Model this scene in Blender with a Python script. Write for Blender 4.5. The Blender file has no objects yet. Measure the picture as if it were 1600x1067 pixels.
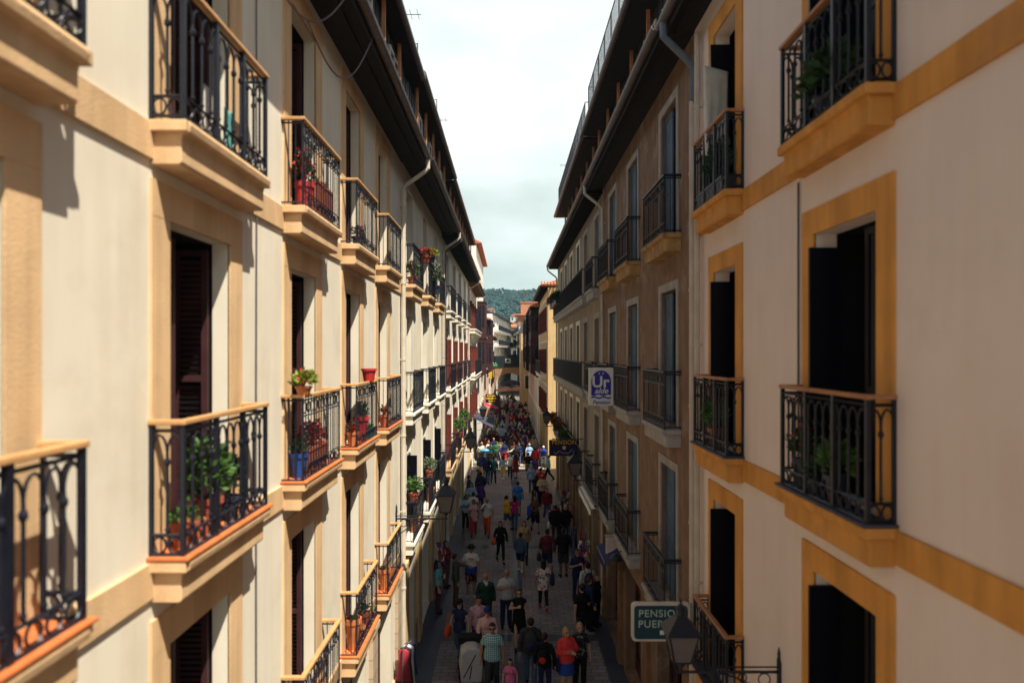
import bpy, bmesh, math, random
from mathutils import Vector, Matrix
PI = math.pi
R = random.Random(11)
sc = bpy.context.scene
col = sc.collection

# ------------------------------------------------------------------ camera, world, sun, exposure
H = 8.5                      # eye height above the street
F = 1060.0                   # focal length in photo pixels
cam = bpy.data.cameras.new("camera")
cam.sensor_width = 36.0
cam.lens = F / 1600 * 36.0
cam.shift_x = 0.0031
cam.shift_y = 0.0103
cam.clip_start = 0.1
cam.clip_end = 3000
cam.dof.use_dof = True
cam.dof.focus_distance = 34.0
cam.dof.aperture_fstop = 0.85
co = bpy.data.objects.new("camera", cam)
col.objects.link(co)
co.location = (0, 0, H)
co.rotation_euler = (PI / 2, 0, 0)
sc.camera = co

SUNV = Vector((-1.0, 1.15, -2.6)).normalized()
SUN_EL = math.asin(-SUNV.z)
SUN_AZ = math.atan2(-SUNV.x, -SUNV.y)

w = bpy.data.worlds.new("World")
sc.world = w
w.use_nodes = True
nt = w.node_tree
for n in list(nt.nodes):
    nt.nodes.remove(n)
out = nt.nodes.new("ShaderNodeOutputWorld")
bg = nt.nodes.new("ShaderNodeBackground")
sky = nt.nodes.new("ShaderNodeTexSky")
sky.sky_type = 'NISHITA'
sky.sun_disc = False
sky.sun_elevation = SUN_EL
sky.sun_rotation = SUN_AZ
tc = nt.nodes.new("ShaderNodeTexCoord")
mp = nt.nodes.new("ShaderNodeMapping")
mp.inputs['Scale'].default_value = (1.1, 1.1, 2.4)
mp.inputs['Location'].default_value = (0.35, 0.1, 0.9)
nz = nt.nodes.new("ShaderNodeTexNoise")
nz.inputs['Scale'].default_value = 1.7
nz.inputs['Detail'].default_value = 9
nz.inputs['Roughness'].default_value = 0.55
cr = nt.nodes.new("ShaderNodeValToRGB")
cr.color_ramp.elements[0].position = 0.33
cr.color_ramp.elements[0].color = (0.86, 0.86, 0.86, 1)
cr.color_ramp.elements[1].position = 0.60
cr.color_ramp.elements[1].color = (1, 1, 1, 1)
nz2 = nt.nodes.new("ShaderNodeTexNoise")
nz2.inputs['Scale'].default_value = 2.6
nz2.inputs['Detail'].default_value = 10
cc = nt.nodes.new("ShaderNodeValToRGB")
cc.color_ramp.elements[0].position = 0.31
cc.color_ramp.elements[0].color = (7.3, 8.7, 8.1, 1)
cc.color_ramp.elements[1].position = 0.64
cc.color_ramp.elements[1].color = (12.6, 13.6, 13.4, 1)
mx = nt.nodes.new("ShaderNodeMix")
mx.data_type = 'RGBA'
L = nt.links.new
L(tc.outputs['Generated'], mp.inputs['Vector'])
L(mp.outputs['Vector'], nz.inputs['Vector'])
L(mp.outputs['Vector'], nz2.inputs['Vector'])
L(nz.outputs['Fac'], cr.inputs['Fac'])
mz = nt.nodes.new("ShaderNodeMath")          # cloud deck: greyer low down, whiter higher up
mz.operation = 'MULTIPLY_ADD'
mz.inputs[1].default_value = 0.85
mz.inputs[2].default_value = -0.20
mz2 = nt.nodes.new("ShaderNodeMath")
mz2.operation = 'ADD'
L(nz2.outputs['Fac'], mz2.inputs[0])
L(mz.outputs[0], mz2.inputs[1])
L(mz2.outputs[0], cc.inputs['Fac'])
sepw = nt.nodes.new("ShaderNodeSeparateXYZ")
L(sepw.outputs['Z'], mz.inputs[0])
L(tc.outputs['Generated'], sepw.inputs[0])
mr = nt.nodes.new("ShaderNodeMapRange")      # clouds faded out above the view to dim and cool the ambient light
mr.inputs['From Min'].default_value = 0.44
mr.inputs['From Max'].default_value = 0.66
mr.inputs['To Min'].default_value = 1.0
mr.inputs['To Max'].default_value = 0.04
L(sepw.outputs['Z'], mr.inputs['Value'])
mu = nt.nodes.new("ShaderNodeMath")
mu.operation = 'MULTIPLY'
L(cr.outputs['Color'], mu.inputs[0])
L(mr.outputs['Result'], mu.inputs[1])
L(mu.outputs[0], mx.inputs['Factor'])
L(sky.outputs['Color'], mx.inputs['A'])
L(cc.outputs['Color'], mx.inputs['B'])
L(mx.outputs['Result'], bg.inputs['Color'])
bg.inputs['Strength'].default_value = 0.053
L(bg.outputs['Background'], out.inputs['Surface'])

sl = bpy.data.lights.new("sun", 'SUN')
sl.energy = 5.0
sl.angle = math.radians(0.5)
sl.color = (1.0, 0.915, 0.765)
so = bpy.data.objects.new("sun", sl)
col.objects.link(so)
so.location = (20, -20, 60)
so.rotation_euler = SUNV.to_track_quat('-Z', 'Y').to_euler()

sc.view_settings.view_transform = 'Standard'
sc.view_settings.look = 'None'
sc.view_settings.gamma = 1
sc.view_settings.exposure = 0.80
sc.render.film_transparent = False
sc.cycles.max_bounces = 6
sc.cycles.diffuse_bounces = 4

# ------------------------------------------------------------------ materials
MATS = {}


def mat(name, base, rough=0.75, metal=0.0, var=0.12, vscale=4.0, bump=0.0, bscale=60.0, spec=0.3, streak=0.0,
        second=None, sscale=0.7, sthr=0.55):
    if name in MATS:
        return MATS[name]
    m = bpy.data.materials.new(name)
    m.use_nodes = True
    t = m.node_tree
    p = t.nodes['Principled BSDF']
    p.inputs['Roughness'].default_value = rough
    p.inputs['Metallic'].default_value = metal
    p.inputs['Specular IOR Level'].default_value = spec
    tcn = t.nodes.new("ShaderNodeTexCoord")
    lk = t.links.new
    lo = [max(0, c * (1 - var)) for c in base]
    hi = [min(1, c * (1 + var)) for c in base]
    n1 = t.nodes.new("ShaderNodeTexNoise")
    n1.inputs['Scale'].default_value = vscale
    n1.inputs['Detail'].default_value = 6
    lk(tcn.outputs['Object'], n1.inputs['Vector'])
    r1 = t.nodes.new("ShaderNodeValToRGB")
    r1.color_ramp.elements[0].position = 0.32
    r1.color_ramp.elements[1].position = 0.68
    r1.color_ramp.elements[0].color = (*lo, 1)
    r1.color_ramp.elements[1].color = (*hi, 1)
    lk(n1.outputs['Fac'], r1.inputs['Fac'])
    c = r1.outputs['Color']
    if second:
        n3 = t.nodes.new("ShaderNodeTexNoise")
        n3.inputs['Scale'].default_value = sscale
        n3.inputs['Detail'].default_value = 9
        n3.inputs['Roughness'].default_value = 0.65
        lk(tcn.outputs['Object'], n3.inputs['Vector'])
        r3 = t.nodes.new("ShaderNodeValToRGB")
        r3.color_ramp.elements[0].position = sthr
        r3.color_ramp.elements[1].position = sthr + 0.1
        lk(n3.outputs['Fac'], r3.inputs['Fac'])
        mm = t.nodes.new("ShaderNodeMix")
        mm.data_type = 'RGBA'
        lk(r3.outputs['Color'], mm.inputs['Factor'])
        lk(c, mm.inputs['A'])
        mm.inputs['B'].default_value = (*second, 1)
        c = mm.outputs['Result']
    if streak:
        mpn = t.nodes.new("ShaderNodeMapping")
        mpn.inputs['Scale'].default_value = (2.2, 2.2, 0.22)
        lk(tcn.outputs['Object'], mpn.inputs['Vector'])
        n2 = t.nodes.new("ShaderNodeTexNoise")
        n2.inputs['Scale'].default_value = 2.5
        n2.inputs['Detail'].default_value = 8
        lk(mpn.outputs['Vector'], n2.inputs['Vector'])
        r2 = t.nodes.new("ShaderNodeValToRGB")
        r2.color_ramp.elements[0].position = 0.36
        r2.color_ramp.elements[1].position = 0.60
        v = 1 - streak
        r2.color_ramp.elements[0].color = (v, v * 0.985, v * 0.96, 1)
        r2.color_ramp.elements[1].color = (1, 1, 1, 1)
        lk(n2.outputs['Fac'], r2.inputs['Fac'])
        m2 = t.nodes.new("ShaderNodeMix")
        m2.data_type = 'RGBA'
        m2.blend_type = 'MULTIPLY'
        m2.inputs['Factor'].default_value = 1
        lk(c, m2.inputs['A'])
        lk(r2.outputs['Color'], m2.inputs['B'])
        c = m2.outputs['Result']
    lk(c, p.inputs['Base Color'])
    if bump:
        nb = t.nodes.new("ShaderNodeTexNoise")
        nb.inputs['Scale'].default_value = bscale
        nb.inputs['Detail'].default_value = 5
        lk(tcn.outputs['Object'], nb.inputs['Vector'])
        bn = t.nodes.new("ShaderNodeBump")
        bn.inputs['Strength'].default_value = bump
        bn.inputs['Distance'].default_value = 0.02
        lk(nb.outputs['Fac'], bn.inputs['Height'])
        lk(bn.outputs['Normal'], p.inputs['Normal'])
    MATS[name] = m
    return m


def brick_mat(name, c1, c2, mortar, bw, bh, rough=0.8, scale=1.0, bump=0.3, rotx=False):
    if name in MATS:
        return MATS[name]
    m = bpy.data.materials.new(name)
    m.use_nodes = True
    t = m.node_tree
    p = t.nodes['Principled BSDF']
    p.inputs['Roughness'].default_value = rough
    lk = t.links.new
    tcn = t.nodes.new("ShaderNodeTexCoord")
    vec = tcn.outputs['Object']
    if rotx:      # y,z -> x,y for vertical facades
        sp = t.nodes.new("ShaderNodeSeparateXYZ")
        cb = t.nodes.new("ShaderNodeCombineXYZ")
        ad = t.nodes.new("ShaderNodeMath")
        lk(vec, sp.inputs[0])
        lk(sp.outputs['X'], ad.inputs[0])
        lk(sp.outputs['Y'], ad.inputs[1])
        lk(ad.outputs[0], cb.inputs['X'])
        lk(sp.outputs['Z'], cb.inputs['Y'])
        vec = cb.outputs[0]
    b = t.nodes.new("ShaderNodeTexBrick")
    b.inputs['Scale'].default_value = scale
    b.inputs['Brick Width'].default_value = bw
    b.inputs['Row Height'].default_value = bh
    b.inputs['Mortar Size'].default_value = 0.012
    b.inputs['Color1'].default_value = (*c1, 1)
    b.inputs['Color2'].default_value = (*c2, 1)
    b.inputs['Mortar'].default_value = (*mortar, 1)
    lk(vec, b.inputs['Vector'])
    n1 = t.nodes.new("ShaderNodeTexNoise")
    n1.inputs['Scale'].default_value = 0.9
    n1.inputs['Detail'].default_value = 8
    lk(tcn.outputs['Object'], n1.inputs['Vector'])
    r = t.nodes.new("ShaderNodeValToRGB")
    r.color_ramp.elements[0].position = 0.3
    r.color_ramp.elements[1].position = 0.7
    r.color_ramp.elements[0].color = (0.62, 0.62, 0.64, 1)
    r.color_ramp.elements[1].color = (1.15, 1.12, 1.1, 1)
    lk(n1.outputs['Fac'], r.inputs['Fac'])
    m2 = t.nodes.new("ShaderNodeMix")
    m2.data_type = 'RGBA'
    m2.blend_type = 'MULTIPLY'
    m2.inputs['Factor'].default_value = 1
    lk(b.outputs['Color'], m2.inputs['A'])
    lk(r.outputs['Color'], m2.inputs['B'])
    lk(m2.outputs['Result'], p.inputs['Base Color'])
    bn = t.nodes.new("ShaderNodeBump")
    bn.inputs['Strength'].default_value = bump
    bn.inputs['Distance'].default_value = 0.01
    bn.invert = True
    lk(b.outputs['Fac'], bn.inputs['Height'])
    lk(bn.outputs['Normal'], p.inputs['Normal'])
    MATS[name] = m
    return m


cream = mat('cream stucco', (0.77, 0.715, 0.595), 0.9, var=0.04, vscale=1.3, bump=0.10, bscale=70, streak=0.05, second=(0.71, 0.645, 0.52), sscale=0.55, sthr=0.52)
cream2 = mat('pale yellow stucco', (0.80, 0.735, 0.60), 0.9, var=0.07, vscale=1.1, bump=0.2, bscale=45, streak=0.12)
cream3 = mat('warm white stucco', (0.80, 0.76, 0.67), 0.9, var=0.07, vscale=1.2, bump=0.2, streak=0.12)
creamR = mat('shell stucco', (0.77, 0.665, 0.625), 0.9, var=0.035, vscale=1.2, bump=0.10, bscale=70, streak=0.025, second=(0.73, 0.63, 0.59), sscale=0.5, sthr=0.52)
brownR = mat('weathered brown render', (0.23, 0.145, 0.10), 0.92, var=0.16, vscale=2.5, bump=0.4, bscale=30,
             streak=0.22, second=(0.33, 0.27, 0.22), sscale=0.8, sthr=0.56)
tanR = mat('faded tan render', (0.33, 0.265, 0.20), 0.92, var=0.12, vscale=2, bump=0.3, streak=0.2)
yellowR = mat('yellow ochre stucco', (0.62, 0.44, 0.22), 0.9, var=0.08, vscale=1.5, bump=0.2, streak=0.14)
white_st = mat('chalk white stucco', (0.80, 0.77, 0.70), 0.9, var=0.06, vscale=1.5, bump=0.15, streak=0.15)
greyst = mat('grey green stucco', (0.52, 0.54, 0.50), 0.9, var=0.1, vscale=1.2, bump=0.15, streak=0.15)
pinkst = mat('rose stucco', (0.66, 0.36, 0.27), 0.9, var=0.1, vscale=1.5, bump=0.15, streak=0.15)
ochreL = mat('sand ochre trim', (0.70, 0.475, 0.265), 0.85, var=0.07, vscale=2.2, bump=0.25, streak=0.16, second=(0.62, 0.42, 0.24), sscale=1.6, sthr=0.56)
ochreR = mat('amber trim', (0.66, 0.31, 0.075), 0.85, var=0.10, vscale=2.2, bump=0.25, streak=0.2, second=(0.56, 0.27, 0.09), sscale=1.6, sthr=0.55)
greytrim = mat('pale stone trim', (0.36, 0.34, 0.335), 0.85, var=0.12, vscale=4, bump=0.2, streak=0.15)
stone = brick_mat('pale ashlar', (0.55, 0.43, 0.29), (0.47, 0.37, 0.25), (0.3, 0.24, 0.17), 0.75, 0.36, rotx=True)
darkstone = brick_mat('brown ashlar', (0.30, 0.21, 0.14), (0.24, 0.17, 0.12), (0.14, 0.1, 0.08), 0.7, 0.36, rotx=True)
iron = mat('black wrought iron', (0.010, 0.012, 0.022), 0.45, metal=0.2, var=0.3, vscale=9, spec=0.5)
handL = mat('varnished tan rail', (0.56, 0.31, 0.13), 0.5, var=0.15, vscale=7, spec=0.4)
handR = mat('brown painted rail', (0.38, 0.17, 0.075), 0.55, var=0.15, vscale=7)
terra = mat('terracotta floor tile', (0.56, 0.16, 0.05), 0.7, var=0.2, vscale=6, bump=0.15, second=(0.42, 0.2, 0.1), sscale=2.2, sthr=0.62)
slatefloor = mat('dark balcony floor tile', (0.05, 0.05, 0.08), 0.6, var=0.2)
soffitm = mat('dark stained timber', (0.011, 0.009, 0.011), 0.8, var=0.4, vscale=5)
gutterm = mat('dull zinc gutter', (0.14, 0.12, 0.12), 0.5, metal=0.4, var=0.2, vscale=5)
pipeL = mat('cream painted pipe', (0.56, 0.50, 0.41), 0.6, var=0.08)
pipeR = mat('grey painted pipe', (0.50, 0.44, 0.38), 0.6, var=0.1)
pipeB = mat('blue grey pipe', (0.10, 0.13, 0.17), 0.5, var=0.15)
slate = mat('dark slate cladding', (0.025, 0.026, 0.033), 0.7, var=0.3, vscale=7, bump=0.2, bscale=14)
roofm = mat('weathered clay roof', (0.42, 0.15, 0.075), 0.85, var=0.3, vscale=5, bump=0.5, bscale=10)
postm = mat('orange timber post', (0.40, 0.17, 0.07), 0.7, var=0.2)
maroon = mat('maroon painted wood', (0.15, 0.032, 0.022), 0.5, var=0.2, vscale=6, spec=0.35)
darkmar = mat('dark maroon wood', (0.05, 0.018, 0.020), 0.55, var=0.2)
navyw = mat('near black navy wood', (0.0025, 0.0025, 0.007), 0.4, var=0.2, spec=0.25)
bluew = mat('dusty blue shutter paint', (0.06, 0.105, 0.17), 0.65, var=0.2, vscale=5)
whitew = mat('white window paint', (0.50, 0.49, 0.47), 0.5, var=0.06)
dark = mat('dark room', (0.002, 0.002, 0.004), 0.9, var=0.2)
glass = mat('dark window glass', (0.012, 0.016, 0.026), 0.06, var=0.2, spec=0.6)
tealgl = mat('teal tinted glass', (0.05, 0.10, 0.13), 0.12, var=0.2, spec=0.6)
paving = brick_mat('brown grey setts', (0.235, 0.210, 0.220), (0.180, 0.160, 0.172), (0.07, 0.062, 0.07), 0.40, 0.20, rough=0.75, bump=0.35)
slatepv = brick_mat('blue slate slabs', (0.040, 0.050, 0.085), (0.034, 0.042, 0.072), (0.03, 0.034, 0.045), 0.9, 0.5, rough=0.5, bump=0.2)
groundm = mat('grey ground', (0.16, 0.145, 0.13), 0.9, var=0.2, vscale=1)
leafm = mat('mid green leaves', (0.05, 0.11, 0.022), 0.6, var=0.45, vscale=14)
leafd = mat('dark green leaves', (0.022, 0.055, 0.02), 0.6, var=0.45, vscale=12)
leafy = mat('yellow green leaves', (0.17, 0.21, 0.03), 0.6, var=0.4, vscale=12)
petalr = mat('red petals', (0.48, 0.02, 0.025), 0.6, var=0.3, vscale=12)
petalp = mat('pink petals', (0.60, 0.12, 0.18), 0.6, var=0.3, vscale=12)
potr = mat('red clay pot', (0.32, 0.085, 0.045), 0.75, var=0.2, vscale=5)
poto = mat('orange clay pot', (0.46, 0.15, 0.055), 0.75, var=0.2, vscale=5)
potd = mat('dark glazed pot', (0.03, 0.035, 0.06), 0.4, var=0.2)
wirem = mat('grey cable', (0.10, 0.09, 0.09), 0.6)
lampgl = mat('frosted lamp glass', (0.15, 0.125, 0.125), 0.35, var=0.08)


# ------------------------------------------------------------------ mesh builder
class MB:
    """collects shapes; s=+1 keeps x, s=-1 mirrors it (for facades that face the other way)"""

    def __init__(self, s=1):
        self.v = []
        self.f = []
        self.m = []
        self.s = s
        self.cur = 0

    def add(self, vs, fs):
        b = len(self.v)
        self.v += [(self.s * x, y, z) for x, y, z in vs]
        self.f += [tuple(b + i for i in f) for f in fs]
        self.m += [self.cur] * len(fs)

    def quad(self, a, b, c, d):
        self.add([a, b, c, d], [(0, 1, 2, 3)])

    def box(self, x0, x1, y0, y1, z0, z1):
        v = [(x0, y0, z0), (x1, y0, z0), (x1, y1, z0), (x0, y1, z0), (x0, y0, z1), (x1, y0, z1), (x1, y1, z1), (x0, y1, z1)]
        self.add(v, [(0, 3, 2, 1), (4, 5, 6, 7), (0, 1, 5, 4), (1, 2, 6, 5), (2, 3, 7, 6), (3, 0, 4, 7)])

    def prism(self, pts, y0, y1):
        """polygon in (x,z), extruded along y"""
        n = len(pts)
        v = [(x, y0, z) for x, z in pts] + [(x, y1, z) for x, z in pts]
        self.add(v, [tuple(range(n))[::-1], tuple(range(n, 2 * n))] + [(i, (i + 1) % n, n + (i + 1) % n, n + i) for i in range(n)])

    def tube(self, pts, r, n=6, closed=False, cap=True):
        pts = [Vector(p) for p in pts]
        m = len(pts)
        rs = r if isinstance(r, (list, tuple)) else [r] * m
        vs = []
        a = None
        for i, p in enumerate(pts):
            if closed:
                t = pts[(i + 1) % m] - pts[i - 1]
            else:
                t = pts[min(i + 1, m - 1)] - pts[max(i - 1, 0)]
            t = t.normalized() if t.length > 1e-9 else Vector((0, 0, 1))
            a = t.orthogonal() if a is None else a - t * a.dot(t)
            if a.length < 1e-5:
                a = t.orthogonal()
            a.normalize()
            b = t.cross(a)
            for k in range(n):
                an = 2 * PI * k / n + PI / n
                vs.append(tuple(p + a * (rs[i] * math.cos(an)) + b * (rs[i] * math.sin(an))))
        fs = []
        for i in range(m if closed else m - 1):
            j = (i + 1) % m
            for k in range(n):
                k2 = (k + 1) % n
                fs.append((i * n + k, i * n + k2, j * n + k2, j * n + k))
        if cap and not closed:
            fs.append(tuple(range(n))[::-1])
            fs.append(tuple((m - 1) * n + k for k in range(n)))
        self.add(vs, fs)

    def lathe(self, prof, c=(0, 0, 0), n=12, sx=1, sy=1):
        vs = []
        for r, z in prof:
            for k in range(n):
                a = 2 * PI * k / n
                vs.append((c[0] + r * sx * math.cos(a), c[1] + r * sy * math.sin(a), c[2] + z))
        fs = []
        m = len(prof)
        for i in range(m - 1):
            for k in range(n):
                k2 = (k + 1) % n
                fs.append((i * n + k, i * n + k2, (i + 1) * n + k2, (i + 1) * n + k))
        fs.append(tuple(range(n))[::-1])
        fs.append(tuple((m - 1) * n + k for k in range(n)))
        self.add(vs, fs)

    def ell(self, c, r, n=12, m=8):
        prof = [(math.sin(PI * (i + 0.02) / (m + 0.04)), -math.cos(PI * (i + 0.02) / (m + 0.04))) for i in range(m + 1)]
        vs = []
        for q, z in prof:
            for k in range(n):
                a = 2 * PI * k / n
                vs.append((c[0] + r[0] * q * math.cos(a), c[1] + r[1] * q * math.sin(a), c[2] + r[2] * z))
        fs = []
        for i in range(m):
            for k in range(n):
                k2 = (k + 1) % n
                fs.append((i * n + k, i * n + k2, (i + 1) * n + k2, (i + 1) * n + k))
        fs.append(tuple(range(n))[::-1])
        fs.append(tuple(m * n + k for k in range(n)))
        self.add(vs, fs)

    def cap(self, p0, p1, r0, r1, n=10):
        """tapered capsule"""
        p0 = Vector(p0)
        p1 = Vector(p1)
        d = (p1 - p0)
        if d.length < 1e-6:
            return self.ell(p0, (r0, r0, r0))
        d.normalize()
        pts, rs = [], []
        for a in (-88, -60, -30):
            pts.append(p0 + d * r0 * math.sin(math.radians(a)))
            rs.append(r0 * math.cos(math.radians(a)))
        for t in (0, 0.5, 1):
            pts.append(p0.lerp(p1, t))
            rs.append(r0 + (r1 - r0) * t)
        for a in (30, 60, 88):
            pts.append(p1 + d * r1 * math.sin(math.radians(a)))
            rs.append(r1 * math.cos(math.radians(a)))
        self.tube(pts, rs, n)

    def mesh(self, name, mats=None, smooth=False, recalc=True):
        me = bpy.data.meshes.new(name)
        me.from_pydata(self.v, [], self.f)
        if recalc:
            bm = bmesh.new()
            bm.from_mesh(me)
            bmesh.ops.recalc_face_normals(bm, faces=bm.faces)
            bm.to_mesh(me)
            bm.free()
        for m in (mats if isinstance(mats, (list, tuple)) else [mats]) if mats else []:
            me.materials.append(m)
        if isinstance(mats, (list, tuple)) and len(mats) > 1:
            me.polygons.foreach_set('material_index', self.m)
        if smooth:
            me.polygons.foreach_set('use_smooth', [True] * len(me.polygons))
        me.update()
        return me


def obj(name, me, parent=None, loc=(0, 0, 0), rot=None):
    o = bpy.data.objects.new(name, me)
    col.objects.link(o)
    o.location = loc
    if rot:
        o.rotation_euler = rot
    if parent:
        o.parent = parent
    return o


def empty(name, loc, rz=0):
    o = bpy.data.objects.new(name, None)
    col.objects.link(o)
    o.empty_display_size = 0.2
    o.location = loc
    o.rotation_euler = (0, 0, rz)
    return o


def tag(o, label=None, cat=None, group=None, kind=None):
    if label:
        o['label'] = label
    if cat:
        o['category'] = cat
    if group:
        o['group'] = group
    if kind:
        o['kind'] = kind
    return o


def bevel(o, wd=0.012, seg=2):
    m = o.modifiers.new('bevel', 'BEVEL')
    m.width = wd
    m.segments = seg
    m.limit_method = 'ANGLE'
    return o


CACHE = {}


def cached(key, fn):
    if key not in CACHE:
        CACHE[key] = fn()
    return CACHE[key]


def gpt(px, py):
    """ground point (metres) seen at a photo pixel"""
    d = H * F / (py - 550.0)
    return ((px - 795.0) * d / F, d)


def text_mesh(txt, size, m, extrude=0.004, shear=0.0, bold=0.0, space=1.0):
    cu = bpy.data.curves.new('text', 'FONT')
    cu.body = txt
    cu.size = size
    cu.align_x = 'CENTER'
    cu.align_y = 'CENTER'
    cu.extrude = extrude
    cu.shear = shear
    cu.offset = bold
    cu.space_character = space
    o = bpy.data.objects.new('text', cu)
    col.objects.link(o)
    dg = bpy.context.evaluated_depsgraph_get()
    me = bpy.data.meshes.new_from_object(o.evaluated_get(dg))
    bpy.data.objects.remove(o)
    me.materials.clear()
    me.materials.append(m)
    return me


# ------------------------------------------------------------------ the ground
def sheet(name, x0, x1, y0, y1, z, m):
    b = MB()
    b.quad((x0, y0, z), (x1, y0, z), (x1, y1, z), (x0, y1, z))
    return tag(obj(name, b.mesh(name, m, recalc=False)), kind='structure')


WL, WR = -2.72, 3.10
sheet('ground', -900, 900, -300, 1500, 0.0, groundm)
MID = 0.32
sheet('street', WL - 0.4, 3.6, -6, 114, 0.004, paving)
sheet('street_slate_strip', WL - 0.3, -2.0, -6, 114, 0.010, slatepv)
sheet('street_slate_strip', 2.62, 3.5, -6, 114, 0.010, slatepv)
b = MB()
b.quad((MID - 0.17, -6, 0.010), (MID + 0.17, -6, 0.010), (MID + 0.17, 114, 0.010), (MID - 0.17, 114, 0.010))
for i, y in enumerate((10.5, 20.2, 29.6, 39.0, 48.6, 58, 67, 76, 85, 94)):
    b.quad((-2.0, y - 0.25, 0.008), (2.62, y - 0.25, 0.008), (2.62, y + 0.25, 0.008), (-2.0, y + 0.25, 0.008))
tag(obj('street_slate_band', b.mesh('street_slate_band', slatepv, recalc=False)), kind='structure')
sunpv = brick_mat('sun brightened setts', (0.42, 0.38, 0.31), (0.38, 0.34, 0.28), (0.26, 0.23, 0.19), 0.6, 0.4, rough=0.8, bump=0.2)
sheet('cross_street', 3.6, 40, 43.1, 51.3, 0.004, paving)
sheet('painted_sun_strip', WL, 3.05, 49.3, 53.2, 0.0145, sunpv)  # same road, painted paler here to stand for the strip of sunlight


# ------------------------------------------------------------------ facade kit (o = outwards from the wall, y = along the street)
def louvre(mb, o0, y0, y1, z0, z1, t=0.035):
    """shutter leaf in the facade plane, with slats"""
    fw = 0.06
    mb.box(o0, o0 + t, y0, y0 + fw, z0, z1)
    mb.box(o0, o0 + t, y1 - fw, y1, z0, z1)
    zs = [z0, (z0 + z1) / 2 - 0.03, z1 - 0.06]
    for z in zs:
        mb.box(o0, o0 + t, y0 + fw, y1 - fw, z, z + 0.06)
    z = z0 + 0.08
    while z < z1 - 0.09:
        if abs(z - zs[1]) > 0.06:
            a = (o0 + 0.004, z)
            mb.prism([(o0 + 0.004, z), (o0 + 0.010, z), (o0 + 0.030, z + 0.038), (o0 + 0.024, z + 0.038)][::-1], y0 + fw, y1 - fw)
        z += 0.055


def panelled(mb, o0, y0, y1, z0, z1, t=0.035):
    fw = 0.07
    mb.box(o0, o0 + t * 0.6, y0 + fw, y1 - fw, z0 + fw, z1 - fw)
    mb.box(o0, o0 + t, y0, y0 + fw, z0, z1)
    mb.box(o0, o0 + t, y1 - fw, y1, z0, z1)
    for z in (z0, z0 + (z1 - z0) * 0.38, z1 - fw):
        mb.box(o0, o0 + t, y0 + fw, y1 - fw, z, z + fw)


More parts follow.
